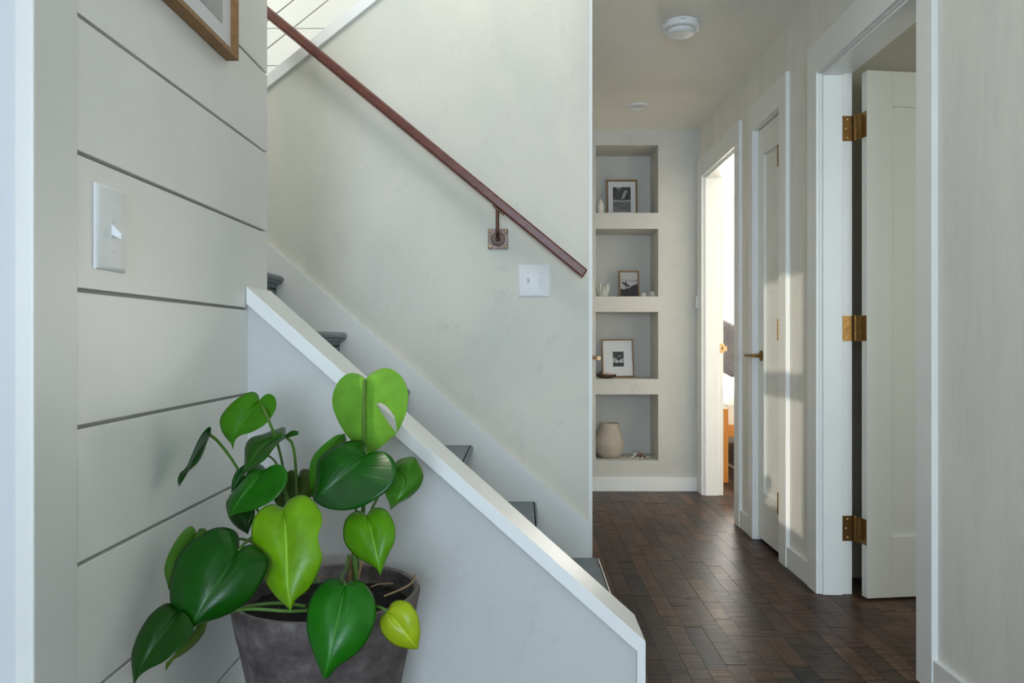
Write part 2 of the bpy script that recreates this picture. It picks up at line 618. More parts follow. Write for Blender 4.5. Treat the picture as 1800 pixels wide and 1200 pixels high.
casing(1, D_NEAR, 'white flat casing around the nearest open doorway', stop=1.268)
casing(2, D_CLOS, 'white flat casing around the narrow closet door', near=0.092, far=0.072, top=2.19, jamb_back=1.25)
casing(3, D_FAR, 'white flat casing around the bedroom doorway', near=0.094, far=0.135, top=2.182, stop=1.275)


def baseboard(n, y0, y1, label):
    struct(MB().box(XRW - 0.014, XRW + 0.002, y0, y1, 0, 0.093), 'baseboard_right_%d' % n, M['trim'], label, 0.0015)


baseboard(1, -4.4, D_NEAR[0] - 0.086, 'white baseboard at the bottom right below the plaster')
baseboard(2, D_NEAR[1] + 0.096, D_CLOS[0] - 0.092, 'white baseboard between the open door and the closet')
baseboard(3, D_CLOS[1] + 0.072, D_FAR[0] - 0.094, 'short white baseboard between the closet and the bedroom doorway')

# ------------------------------------------------------------------ niche wall
NX0, NX1, ND = 0.500, 0.916, 0.31
NICHES = [(1.849, 2.299), (1.293, 1.743), (0.744, 1.190), (0.203, 0.642)]
w = MB()
w.box(XH - 0.13, NX0, YB, YB + ND, 0, H + 0.02)
w.box(NX1, XRB, YB, YB + ND, 0, H + 0.02)
w.box(XH - 0.13, XRB, YB + ND, YB + ND + 0.1, 0, H + 0.02)
zz = [0.0] + [z for a, b in reversed(NICHES) for z in (a, b)] + [H + 0.02]
for i in range(0, len(zz), 2):
    w.box(NX0, NX1, YB, YB + ND, zz[i], zz[i + 1])
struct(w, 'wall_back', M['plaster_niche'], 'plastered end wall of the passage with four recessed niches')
struct(MB().box(XH, XR, YB - 0.015, YB + 0.002, 0, 0.091), 'baseboard_back', M['trim'], 'white baseboard under the niches', 0.0015)

# ------------------------------------------------------------------ ceiling of passage and entry
w = MB()
w.box(XH, XRB, YS, YB + 0.5, H, H + 0.26)
w.box(XH - 0.13, XH, YS + 0.131, YB + 0.5, H, H + 0.26)
w.box(XH, XRB, -4.6, YS, H, H + 0.26)
w.box(-0.72, XH, -4.6, 1.30, H, H + 0.26)
struct(w, 'ceiling', M['plaster_ceiling'], 'plastered ceiling of the passage')

# ------------------------------------------------------------------ stair wall, its sloping cap and the passage wall behind it
SL = 0.798       # slope of the upper cap


def capz(x):     # underside of the upper cap
    a = at(470, 158, YS)
    return a.z + (x - a.x) * SL


w = MB()
w.prism_y([(-2.3, 0), (XH, 0), (XH, capz(XH)), (-1.40, capz(-1.40)), (-2.3, capz(-1.40))], YS, YS + 0.13)
struct(w, 'wall_stair', M['plaster'], 'pale mottled plaster wall behind the handrail')
w = MB()
w.prism_y([(-1.42, capz(-1.42)), (XH + 0.02, capz(XH + 0.02)), (XH + 0.02, capz(XH + 0.02) + 0.049), (-1.42, capz(-1.42) + 0.049)], YS - 0.016, YS + 0.146)
struct(w, 'trim_4', M['trim'], 'white sloping cap at the upper left above the plaster wall', 0.002)
# passage side (left), with the closet door whose lever peeks past the corner
w = MB()
w.box(XH - 0.13, XH, YS + 0.13, 3.10, 0, H)
w.box(XH - 0.13, XH, 3.10, 3.86, HEAD, H)
w.box(XH - 0.13, XH, 3.86, YB, 0, H)
struct(w, 'wall_hall_left', M['trim'], 'left wall of the passage hidden behind the stair wall')
struct(MB().box(XH, XH + 0.0135, YS + 0.004, YS + 0.10, 0, H), 'trim_5', M['trim'], 'thin white corner board at the end of the stair wall', 0.001)
dr = struct_root('door_4', 'door under the stairs with only its brass lever showing', (XH, 3.48, 0))
inv = Matrix.Translation(-dr.location)
MB().box(XH - 0.045, XH - 0.008, 3.105, 3.855, 0.01, HEAD - 0.006).xform(inv).build('door_slab', M['doorwhite'], dr, bevel=0.002)
lv = MB()
lv.tube([(XH - 0.01, 3.42, 0.925), (XH + 0.078, 3.42, 0.925)], 0.010, 12)
lv.tube([(XH + 0.076, 3.435, 0.925), (XH + 0.084, 3.38, 0.925), (XH + 0.090, 3.30, 0.925)], [0.0105, 0.010, 0.009], 12)
lv.xform(inv).build('lever_handle', M['brass_light'], dr, smooth=True)['label'] = 'brass lever handle'

# ------------------------------------------------------------------ shiplap wall on the left
w = MB()
w.box(-0.70, XL - 0.012, 0.93, 1.735, 0, H + 0.02)
wl = struct(w, 'wall_left', M['gap'], 'painted shiplap wall on the left with wide horizontal boards')
zs = [-0.008 + 0.0] + [0.711 + 0.1795 * k for k in range(-3, 10)]
zs = [z for z in zs if z < H - 0.02] + [H + 0.02]
zs[0] = 0.0
for i in range(len(zs) - 1):
    b = MB().box(XL - 0.012, XL, 0.990, 1.737, zs[i] + 0.0028, zs[i + 1] - 0.0028)
    b.build('board', M['board'], wl, bevel=0.0012)
MB().box(-0.60, XL + 0.0006, 0.902, 0.9935, 0, H).build('side_casing', M['stile'], wl, bevel=0.0025)
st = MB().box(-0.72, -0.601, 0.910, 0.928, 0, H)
struct(st, 'trim_6', M['jamb_darkened'], 'white doorway lining at the left edge', 0.002)
SY0, SY1 = 0.07, 0.652  # opening and bar of the unseen wall are shaped to throw the sun patch
dr5 = struct(MB().box(-0.76, -0.72, -4.5, SY0, 0, H).box(-0.76, -0.72, SY1, 0.93, 0, H).box(-0.76, -0.72, SY0, SY1, 0, 0.97).box(-0.76, -0.72, SY0, SY1, 2.10, H).box(-0.75, -0.73, SY0, SY1, 1.55, 1.66), 'wall_entry_left', M['board'], 'unseen entry wall on the left, opening shaped for the sun patch')
# walls around the stairwell
struct(MB().box(-2.42, -0.70, 1.62, 1.735, 0, H).box(-2.42, -0.70, 1.18, 1.735, H, H + 0.26), 'wall_stairwell_front', M['board_white'], 'front wall of the stairwell behind the shiplap wall')
struct(MB().box(-2.42, -2.30, 1.735, 3.78, 0, H).box(-2.42, -2.30, 1.30, 3.78, H, 4.82), 'wall_stairwell_left', M['board_white'], 'left wall of the stairwell')
struct(MB().box(-2.42, 1.31, 1.18, 1.30, H + 0.26, 2.8).box(-2.42, 1.31, 1.18, 1.30, 4.1, 4.82).box(0.45, 1.31, 1.18, 1.30, 2.8, 4.1).box(-2.42, -1.65, 1.18, 1.30, 2.8, 4.1), 'wall_upper_front', M['board_white'], 'front wall of the upper stairwell')
struct(MB().box(1.19, 1.31, 1.30, 3.78, H + 0.26, 4.82), 'wall_upper_right', M['board_white'], 'right wall of the upper stairwell')
struct(MB().box(-2.42, 1.31, 1.18, 3.78, 4.80, 4.92), 'ceiling_upper', M['board_white'], 'upper ceiling over the stairwell')
# white shiplap beyond the cable rail
ws = struct(MB().box(-2.42, 0.115, 3.652, 3.78, 0, H + 0.26).box(-2.42, 1.31, 3.652, 3.78, H + 0.26, 4.82), 'wall_upper_back', M['gap'], 'white shiplap wall behind the thin cables at the upper left')
for k in range(-5, 13):
    z0 = 2.491 + 0.178 * k
    MB().box(-2.30, 1.19 if z0 > H + 0.26 else 0.115, 3.640, 3.652, z0 + 0.002, z0 + 0.178 - 0.002).build('board', M['board_white'], ws)

struct(MB().box(-2.30, -1.60, 1.758, 3.635, top_z7 - 0.12, top_z7), 'floor_landing', M['greytread'], 'grey stair landing hidden behind the shiplap wall')
# cables between the sloping cap and the upper floor
cr = thing('cable_railing', 'railing of thin sloping cables above the white cap at upper left', 'railing', (0.1, YS + 0.065, capz(0.1) + 0.049))
inv = Matrix.Translation(-cr.location)
for k in range(8):
    off = 0.049 + 0.041 + 0.1035 * k
    MB().tube([(-1.38, YS + 0.065, capz(-1.38) + off), (0.22, YS + 0.065, capz(0.22) + off)], 0.0022, 6).xform(inv).build('cable', M['cable'], cr, smooth=True)
for x in (-1.38, 0.22):
    MB().box(x - 0.02, x + 0.02, YS + 0.045, YS + 0.085, capz(x) + 0.03, capz(x) + 1.0).xform(inv).build('post', M['trim'], cr, bevel=0.003)

# ------------------------------------------------------------------ knee wall beside the steps with its cap
sl = 0.888
ka = at(430, 500, YK0)          # top front edge of the cap, upper end
kb = at(1135, 1127, YK0)        # bend of the cap
slope_k = (kb.z - ka.z) / (kb.x - ka.x)


def kz(x):
    return ka.z + (x - ka.x) * slope_k


tv, th = 0.0375, 0.0185         # cap thickness measured vertically / at the end post
xk = kb.x - th
kn = MB().prism_y([(-0.66, 0), (xk, 0), (xk, kz(xk) - tv), (XL, kz(XL) - tv), (-0.66, kz(XL) - tv)], YK0 + 0.012, YK1)
struct(kn, 'wall_knee', M['plaster_knee'], 'low sloping plaster wall in front of the steps')
x0 = XL + 0.001
kc = MB().prism_y([(x0, kz(x0)), (kb.x, kb.z), (kb.x, 0), (xk, 0), (xk, kz(xk) - tv), (x0, kz(x0) - tv)], YK0 - 0.002, 1.757)
struct(kc, 'trim_7', M['trim'], 'white cap running down the low sloping wall and its end', 0.0018)

# ------------------------------------------------------------------ staircase
stair = thing('staircase', 'grey painted steps rising to the left behind the low sloping wall', 'staircase', (XH, 2.26, 0))
inv = Matrix.Translation(-stair.location)
YT0, YT1 = 1.758, YS - 0.018
RISE, RUN = 0.2046, 0.2297


def nose_x(n):
    return 0.2876 - RUN * (n - 1)


def top_z(n):
    return 0.2127 + RISE * (n - 1)


for n in range(1, 8):
    xn, z = nose_x(n), top_z(n)
    xb = nose_x(n + 1) - 0.026 if n < 7 else -1.60
    th_ = 0.023
    prof = [(xb, z), (xn - 0.008, z)]
    for k in range(7):
        a = math.pi / 2 - math.pi * k / 6
        prof.append((xn - th_ / 2 + math.cos(a) * th_ / 2, z - th_ / 2 + math.sin(a) * th_ / 2))
    prof.append((xb, z - th_))
    MB().prism_y(prof, YT0, YT1).xform(inv).build('tread', M['greytread'], stair, smooth=True)
    zb = top_z(n - 1) if n > 1 else 0.0
    MB().box(xn - 0.046, xn - 0.027, YT0, YT1, zb, z - th_).xform(inv).build('riser', M['greytread'], stair)
    cv = [(xn - 0.027, z - th_)]
    cv.append((xn - 0.006, z - th_))
    cv.append((xn - 0.007, z - th_ - 0.005))
    for k in range(6):
        a = k / 5 * math.pi / 2
        cv.append((xn - 0.009 - 0.018 * math.sin(a), z - th_ - 0.005 - 0.018 * (1 - math.cos(a))))
    cv.append((xn - 0.027, z - th_ - 0.027))
    MB().prism_y(cv, YT0, YT1).xform(inv).build('cove_moulding', M['greytread'], stair, smooth=True)
# skirt board along the plaster wall
s0 = at(470, 425, YT1)
s1 = at(1034, 918, YT1)
ss = (s1.z - s0.z) / (s1.x - s0.x)
xs0 = -1.35
xe = at(1036.5, 918, YT1).x
sk = MB().prism_y([(xs0, s0.z + (xs0 - s0.x) * ss), (s1.x, s1.z), (xe, s1.z - 0.004), (xe, 0.0), (0.0, 0.0), (xs0, s0.z + (xs0 - s0.x) * ss - 0.62)], YT1, YS - 0.0005)
sk.xform(inv).build('skirt_board', M['trim'], stair, bevel=0.0015)['label'] = 'white skirt board along the wall'

# ------------------------------------------------------------------ handrail
rd = 2.680
hr = thing('handrail', 'dark reddish brown wooden handrail fixed to the plaster wall', 'handrail', at(875, 420, YS))
inv = Matrix.Translation(-hr.location)
a0, a1 = at(469, 9, rd), at(1033.5, 474, rd)
b1 = at(1024.5, 488, rd)
us = (a1.z - a0.z) / (a1.x - a0.x)
ux = -1.15
pa = (ux, a0.z + (ux - a0.x) * us)
hv = (a1.z - (b1.z + (a1.x - b1.x) * us))
pb = (ux, pa[1] - hv)
MB().prism_y([pa, (a1.x, a1.z), (b1.x, b1.z), pb], rd, rd + 0.042).xform(inv).build('rail', M['rail'], hr, bevel=0.006, seg=3)
pc = at(875.5, 420, YS - 0.006)
pl = MB().box(pc.x - 0.0365, pc.x + 0.0365, YS - 0.007, YS + 0.0005, pc.z - 0.037, pc.z + 0.037)
plate = pl.xform(inv).build('wall_plate', M['iron'], hr, bevel=0.0015)
plate['label'] = 'weathered square iron wall plate'
for sx in (-1, 1):
    for sz in (-1, 1):
        s = MB().lathe([(0.0, 0.0035), (0.003, 0.003), (0.0055, 0.0015), (0.006, 0.0)], 12)
        s.xform(Matrix.Translation((pc.x + sx * 0.028, YS - 0.007, pc.z + sz * 0.028)) @ Matrix.Rotation(R90, 4, 'X')).xform(inv).build('screw', M['brass_light'], plate, smooth=True)
rg = MB().lathe([(0.0, 0.006), (0.012, 0.006), (0.021, 0.003), (0.027, 0.0)], 24)
rg.xform(Matrix.Translation((pc.x, YS - 0.007, pc.z)) @ Matrix.Rotation(R90, 4, 'X')).xform(inv).build('rosette', M['iron'], plate, smooth=True)
rb = at(875.5, 366, rd + 0.03)
arm = MB().tube([(pc.x, YS - 0.004, pc.z), (pc.x, 2.735, pc.z - 0.002), (pc.x, 2.718, pc.z), (pc.x, 2.709, pc.z + 0.010), (pc.x, 2.706, pc.z + 0.03), (pc.x, 2.704, rb.z + 0.010)], [0.011, 0.0085, 0.0075, 0.007, 0.0062, 0.0062], 12)
arm.xform(inv).build('bracket_arm', M['bronze'], hr, smooth=True)
sd0 = at(866, 360.5, 2.70); sd1 = at(886, 377, 2.70)
MB().prism_y([(sd0.x, sd0.z), (sd1.x, sd1.z), (sd1.x, sd1.z - 0.004), (sd0.x, sd0.z - 0.004)], 2.690, 2.716).xform(inv).build('saddle', M['bronze'], hr)

# ------------------------------------------------------------------ switches


def plate_local(w_, h_, dp=0.006):
    """bevelled switch plate in the XZ plane, front towards -Y"""
    b = 0.006
    m = MB()
    f = [(-w_ / 2, 0, -h_ / 2), (w_ / 2, 0, -h_ / 2), (w_ / 2, 0, h_ / 2), (-w_ / 2, 0, h_ / 2)]
    f += [(x, -0.002, z) for x, _, z in f]
    f += [(math.copysign(abs(x) - b * 0.5, x), -dp * 0.8, math.copysign(abs(z) - b * 0.5, z)) for x, _, z in f[:4]]
    f += [(math.copysign(abs(x) - b, x), -dp, math.copysign(abs(z) - b, z)) for x, _, z in f[:4]]
    q = []
    for r in range(3):
        for k in range(4):
            q.append((r * 4 + k, r * 4 + (k + 1) % 4, r * 4 + 4 + (k + 1) % 4, r * 4 + 4 + k))
    q += [(12, 13, 14, 15), (3, 2, 1, 0)]
    return m.add(f, q)


def switch(name, label, w_, h_, toggles, loc, rotz, group=None):
    root = thing(name, label, 'switch', loc, group)
    root.rotation_euler = (0, 0, rotz)
    pl = plate_local(w_, h_).build('cover_plate', M['plastic'], root, smooth=True)
    for x, up in toggles:
        sl = MB().box(x - 0.0055, x + 0.0055, -0.0065, -0.003, -0.0125, 0.0125).build('slot', M['mat'], pl, bevel=0.0005)
        s = 1 if up else -1
        tg = MB().add([(x - 0.0042, -0.005, -0.008), (x + 0.0042, -0.005, -0.008), (x + 0.0042, -0.005, 0.008), (x - 0.0042, -0.005, 0.008),
                       (x - 0.0036, -0.019, s * 0.011 - 0.0035), (x + 0.0036, -0.019, s * 0.011 - 0.0035), (x + 0.0036, -0.019, s * 0.011 + 0.0035), (x - 0.0036, -0.019, s * 0.011 + 0.0035)],
                      [(0, 1, 2, 3), (7, 6, 5, 4), (0, 4, 5, 1), (1, 5, 6, 2), (2, 6, 7, 3), (3, 7, 4, 0)])
        tg.build('toggle', M['plastic'], root, bevel=0.0006)
        for z in (-0.030, 0.030):
            sc = MB().lathe([(0, 0.0012), (0.0022, 0.0009), (0.0032, 0.0)], 10)
            sc.xform(Matrix.Translation((x, -0.006, z)) @ Matrix.Rotation(R90, 4, 'X')).build('screw', M['mat'], pl, smooth=True)
    return root


c = at(939.5, 493.5, YS)
switch('light_switch', 'white double light switch plate below the handrail end', 0.118, 0.118, [(-0.023, True), (0.023, False)], c, 0)
zc = 1.160
switch('light_switch', 'white single light switch plate on the shiplap wall', 0.076, 0.117, [(0.0, False)], (XL, 1.069, zc), R90)

# ------------------------------------------------------------------ doors


def shaker(root, mat, W, Hh, T, frame, panels, inv=None):
    """slab with recessed panels, local x 0..W, y 0..T, z 0..Hh"""
    m = MB()
    zs_ = [0.0]
    for a, b in panels:
        zs_ += [a, b]
    zs_.append(Hh)
    m.box(0, frame, 0, T, 0, Hh).box(W - frame, W, 0, T, 0, Hh)
    for i in range(0, len(zs_), 2):
        m.box(frame, W - frame, 0, T, zs_[i], zs_[i + 1])
    slab = m.build('door_slab', mat, root, bevel=0.0015)
    for a, b in panels:
        MB().box(frame - 0.005, W - frame + 0.005, 0.010, T - 0.010, a - 0.005, b + 0.005).build('panel', mat, slab)
    return slab


def hinge(root, z, inv, mb_parts):
    h = mb_parts
    return h


# nearest door, open into the side room
ang = math.radians(7)
hx, hy = 1.3348, 2.937
d1 = struct_root('door_1', 'white panelled door standing open in the nearest doorway', (hx, hy, 0.008))
d1.rotation_euler = (0, 0, ang)
shaker(d1, M['doorwhite'], 0.745, 2.036, 0.036, 0.105, [(0.235, 1.90)])
for z in (1.839, 1.050, 0.261):
    rt = Matrix.Rotation(-ang, 4, 'Z') @ Matrix.Translation(-Vector(d1.location))
    hn = MB().box(1.2715, 1.312, 3.0085, 3.0115, z - 0.0495, z + 0.0495).xform(rt).build('hinge', M['brass'], d1)
    hn['label'] = 'aged brass hinge'
    k = MB()
    for j in range(5):
        k.lathe([(0, 0), (0.0062, 0.0), (0.0066, 0.002), (0.0066, 0.0178), (0.0062, 0.0198), (0, 0.0198)], 14, (1.3165, 2.999, z - 0.0495 + j * 0.0198))
    k.lathe([(0, -0.004), (0.005, -0.003), (0.006, 0.0), (0, 0.0)], 14, (1.3165, 2.999, z - 0.0495))
    k.lathe([(0, 0.0), (0.006, 0.0), (0.005, 0.003), (0, 0.005)], 14, (1.3165, 2.999, z + 0.0495))
    k.xform(rt).build('knuckle', M['brass'], hn, smooth=True)
    lf = MB().add([(-0.0016, 0.002, z - 0.0575), (-0.0002, 0.002, z - 0.0575), (-0.0002, 0.036, z - 0.0575), (-0.0016, 0.036, z - 0.0575),
                   (-0.0016, 0.002, z + 0.0415), (-0.0002, 0.002, z + 0.0415), (-0.0002, 0.036, z + 0.0415), (-0.0016, 0.036, z + 0.0415)],
                  [(0, 3, 2, 1), (4, 5, 6, 7), (0, 1, 5, 4), (1, 2, 6, 5), (2, 3, 7, 6), (3, 0, 4, 7)])
    lf.build('hinge_leaf', M['brass'], hn)
    cn = MB().box(1.316, 1.331, 2.972, 2.999, z - 0.0495, z + 0.0495)
    cn = MB().prism_y([], 0, 1) if False else MB().add([(1.3165, 2.995, z - .0495), (1.330, 2.970, z - .0495), (1.332, 2.972, z - .0495), (1.3185, 2.997, z - .0495),
                   (1.3165, 2.995, z + .0495), (1.330, 2.970, z + .0495), (1.332, 2.972, z + .0495), (1.3185, 2.997, z + .0495)],
                  [(0, 3, 2, 1), (4, 5, 6, 7), (0, 1, 5, 4), (1, 2, 6, 5), (2, 3, 7, 6), (3, 0, 4, 7)])
    cn.xform(rt).build('hinge_leaf', M['brass'], hn)
    for (sx, sz) in ((1.291, 0.036), (1.285, 0.0), (1.291, -0.036)):
        s = MB().lathe([(0, 0.0012), (0.003, 0.0009), (0.0042, 0.0)], 10)
        s.xform(rt @ Matrix.Translation((sx, 3.0085, z + sz)) @ Matrix.Rotation(R90, 4, 'X')).build('screw', M['brass_light'], hn, smooth=True)

# closet door
d2 = struct_root('door_2', 'narrow white panelled closet door with a brass lever', (XR + 0.028, D_CLOS[0] + 0.005, 0.016))
d2.rotation_euler = (0, 0, R90)
Wc = D_CLOS[1] - D_CLOS[0] - 0.010
m = MB()
fr = 0.088
m.box(0, fr, -0.036, 0, 0, 2.036).box(Wc - fr, Wc, -0.036, 0, 0, 2.036)
m.box(fr, Wc - fr, -0.036, 0, 0, 0.235).box(fr, Wc - fr, -0.036, 0, 1.90, 2.036)
m.build('door_slab', M['doorwhite'], d2, bevel=0.0015)
MB().box(fr - 0.004, Wc - fr + 0.004, -0.026, -0.012, 0.23, 1.905).build('panel', M['doorwhite'], d2)
ry, rz = Wc - 0.058, 0.910
ro = MB().lathe([(0, 0.009), (0.012, 0.009), (0.024, 0.0075), (0.0265, 0.005), (0.0265, 0.0)], 28)
rose = ro.xform(Matrix.Translation((ry, 0, rz)) @ Matrix.Rotation(-R90, 4, 'X')).build('rosette', M['brass'], d2, smooth=True)
rose['label'] = 'round aged brass rosette'
lv = MB().tube([(ry, 0.006, rz), (ry, 0.046, rz)], [0.0085, 0.0085], 14)
lv.tube([(ry - 0.009, 0.046, rz), (ry + 0.02, 0.046, rz), (ry + 0.060, 0.048, rz), (ry + 0.108, 0.050, rz)], [0.0092, 0.009, 0.0078, 0.0066], 14)
lv.build('lever_handle', M['brass'], d2, smooth=True)['label'] = 'aged brass lever'
for z in (1.843, 1.050, 0.262):
    k = MB()
    for j in range(5):
        k.lathe([(0, 0), (0.0048, 0.0), (0.0048, 0.0185), (0, 0.0185)], 10, (0.004, 0.0265, z - 0.016 - 0.0495 + j * 0.0198))
    k.build('hinge', M['brass'], d2, smooth=True)

# strike plate in the bedroom doorway lining
sp = thing('strike_plate', 'small brass strike plate set in the bedroom door lining', 'strike plate', (1.322 - 0.016, D_FAR[1] - 0.0052, 0.95))
m = MB().box(-0.018, 0.010, -0.0016, 0.0, -0.030, 0.030).box(0.006, 0.026, -0.006, -0.001, -0.018, 0.014)
m.build('plate', M['brass_light'], sp, bevel=0.0006)
MB().box(-0.008, 0.001, -0.0026, -0.0014, -0.011, 0.011).build('latch_hole', M['bronze'], sp)
for z in (-0.023, 0.023):
    MB().lathe([(0, 0.0012), (0.003, 0.0009), (0.004, 0)], 10).xform(Matrix.Translation((-0.004, -0.0016, z)) @ Matrix.Rotation(R90, 4, 'X')).build('screw', M['brass'], sp, smooth=True)
# small white box on the casing next to the niches
sb = thing('door_sensor', 'small white plastic box on the casing beside the niche wall', 'sensor', (XR - 0.0005, 5.035, 1.250))
MB().box(-0.014, 0, -0.022, 0.022, -0.040, 0.040).build('housing', M['plastic'], sb, bevel=0.002)
MB().box(-0.0145, -0.0135, -0.012, 0.012, -0.004, 0.004).build('status_slot', M['mat'], sb)

# ------------------------------------------------------------------ ceiling fittings
sm = thing('smoke_detector', 'round white smoke detector on the passage ceiling', 'smoke detector', (0.706, 3.36, H))
MB().lathe([(0, 0), (0.078, 0), (0.083, -0.004), (0.084, -0.020), (0.080, -0.031), (0.072, -0.035), (0.064, -0.035), (0.058, -0.030), (0, -0.030)], 48).build('housing', M['plastic'], sm, smooth=True)
MB().lathe([(0, -0.028), (0.056, -0.029), (0.0615, -0.034), (0.0615, -0.046), (0.057, -0.0515), (0.045, -0.054), (0, -0.055)], 48).build('cap', M['plastic'], sm, smooth=True)
for a in (-95, -150, -40, 85):
    aa = math.radians(a)
    MB().box(-0.014, 0.014, -0.0012, 0.0012, -0.0012, 0.0012).xform(Matrix.Translation((0.0838 * math.cos(aa), 0.0838 * math.sin(aa), -0.014)) @ Matrix.Rotation(aa + R90, 4, 'Z')).build('vent_slot', M['gap'], sm)
MB().lathe([(0, -0.0355), (0.003, -0.0355), (0.003, -0.034), (0, -0.034)], 10, (-0.036, -0.058, 0)).build('indicator', M['gap'], sm)
dl = thing('recessed_light', 'small round ceiling light with a white ring near the niches', 'ceiling light', (0.702, 4.55, H))
MB().lathe([(0.046, -0.001), (0.049, -0.010), (0.058, -0.011), (0.065, -0.006), (0.066, 0.0)], 40).build('trim_ring', M['plastic'], dl, smooth=True)
MB().lathe([(0, -0.002), (0.047, -0.002), (0.047, 0.0), (0, 0.0)], 40).build('diffuser', M['mat'], dl, smooth=True)


# ------------------------------------------------------------------ pictures
def hsh(i, j, k=0):
    n = (i * 374761393 + j * 668265263 + k * 1442695041) & 0xffffffff
    n = ((n ^ (n >> 13)) * 1274126177) & 0xffffffff
    return ((n ^ (n >> 16)) & 0xffff) / 65535.0


def vn(x, y, k=0):
    i, j = math.floor(x), math.floor(y)
    fx, fy = x - i, y - j
    fx, fy = fx * fx * (3 - 2 * fx), fy * fy * (3 - 2 * fy)
    a = hsh(i, j, k) * (1 - fx) + hsh(i + 1, j, k) * fx
    b = hsh(i, j + 1, k) * (1 - fx) + hsh(i + 1, j + 1, k) * fx
    return a * (1 - fy) + b * fy


def fbm(x, y, k=0):
    return 0.5 * vn(x, y, k) + 0.3 * vn(2.1 * x, 2.1 * y, k + 1) + 0.2 * vn(4.3 * x, 4.3 * y, k + 2)


def sst(a, b, x):
    u = min(1, max(0, (x - a) / (b - a)))
    return u * u * (3 - 2 * u)


def art_forest(u, v):      # v up: trees with a bright gap over a pale bar and dark water
    n = fbm(u * 9, v * 9, 3)
    g = 0.03 + 0.16 * max(0, n - 0.35)
    d = abs((u - 0.62) - (v - 0.66) * 0.55) / 0.13
    g += 0.42 * max(0, 1 - d) * sst(0.50, 0.58, v) * (1 - sst(0.82, 0.92, v)) * (0.5 + fbm(u * 16, v * 16, 9))
    g += 0.35 * sst(0.86, 1.0, v) * sst(0.15, 0.25, u) * (1 - sst(0.40, 0.50, u))
    if v < 0.44:
        g = 0.06 + 0.22 * max(0, fbm(u * 6, v * 18, 5) - 0.35) + 0.10 * (1 - v)
    b = math.exp(-((v - 0.445 - 0.012 * math.sin(u * 9)) / 0.028) ** 2)
    g = g * (1 - b) + 0.50 * b
    return (g, g, g * 0.95)


def art_surfer(u, v):      # beach with a dark figure carrying a board
    g = 0.42 + 0.10 * v
    h = 0.70 - 0.06 * u
    g -= 0.28 * math.exp(-((v - h) / 0.022) ** 2) * (0.4 + 0.6 * u)
    g -= 0.10 * (fbm(u * 5, v * 14, 2) - 0.5) * (1 - sst(0.68, 0.74, v))
    lim = 0.30 + 0.20 * sst(0.25, 0.95, u) + 0.012 * math.sin(u * 21)
    if v < lim:
        g = 0.010 + 0.012 * fbm(u * 8, v * 8, 1)
    x, y = u - 0.32, (v - 0.49) * 1.35
    ca, sa = math.cos(-0.50), math.sin(-0.50)
    bx, by = x * ca + y * sa, -x * sa + y * ca
    if (bx / 0.27) ** 2 + (by / 0.062) ** 2 < 1:
        g = 0.014
    if (x - 0.0) ** 2 + ((v - 0.605) / 1.3) ** 2 < 0.03 ** 2 or (abs(x) < 0.035 and 0.44 < v < 0.60):
        g = 0.012
    if (abs(x + 0.025) < 0.012 or abs(x - 0.03) < 0.012) and 0.30 < v < 0.46:
        g = 0.012
    return (g, g, g)


def art_palms(u, v):
    g = 0.50
    crown = fbm(u * 7, v * 7, 4)
    if v > 0.58 - 0.18 * math.exp(-((u - 0.6) / 0.25) ** 2) + 0.16 * (crown - 0.5):
        g = 0.02 + 0.06 * crown
    for tx, lean in ((0.10, 0.02), (0.24, -0.05), (0.92, 0.04), (0.55, 0.05)):
        if abs(u - tx - lean * (v - 0.3)) < 0.022 and v > 0.2 and tx != 0.55:
            g = 0.03
    if (u - 0.63) ** 2 + ((v - 0.70) * 1.2) ** 2 < 0.05 ** 2:
        g = 0.55
    if v < 0.26 + 0.02 * math.sin(u * 14):
        g = 0.022
    return (g, g, g)


def art_coast(u, v):
    n = fbm(u * 6, v * 6, 6)
    g = 0.22 + 0.30 * n
    if v > 0.60:
        g = 0.60
    c = [g, g, g * 0.97]
    if 0.08 < v - 0.10 * u < 0.18 + 0.05 * n:
        c = [0.40 + 0.2 * n, 0.44 + 0.2 * n, 0.46 + 0.2 * n]
    return tuple(c)


def print_mesh(w_, h_, fn, nx, ny, name, parent, y):
    me = bpy.data.meshes.new(name)
    vs = [(-w_ / 2 + w_ * i / nx, y, h_ * j / ny) for j in range(ny + 1) for i in range(nx + 1)]
    fs = [(j * (nx + 1) + i, j * (nx + 1) + i + 1, (j + 1) * (nx + 1) + i + 1, (j + 1) * (nx + 1) + i) for j in range(ny) for i in range(nx)]
    me.from_pydata(vs, [], fs)
    ca = me.color_attributes.new('tone', 'FLOAT_COLOR', 'POINT')
    for j in range(ny + 1):
        for i in range(nx + 1):
            ca.data[j * (nx + 1) + i].color = (*fn(i / nx, j / ny), 1)
    me.materials.append(M['print'])
    o = bpy.data.objects.new(name, me)
    COL.objects.link(o)
    o.parent = parent
    return o


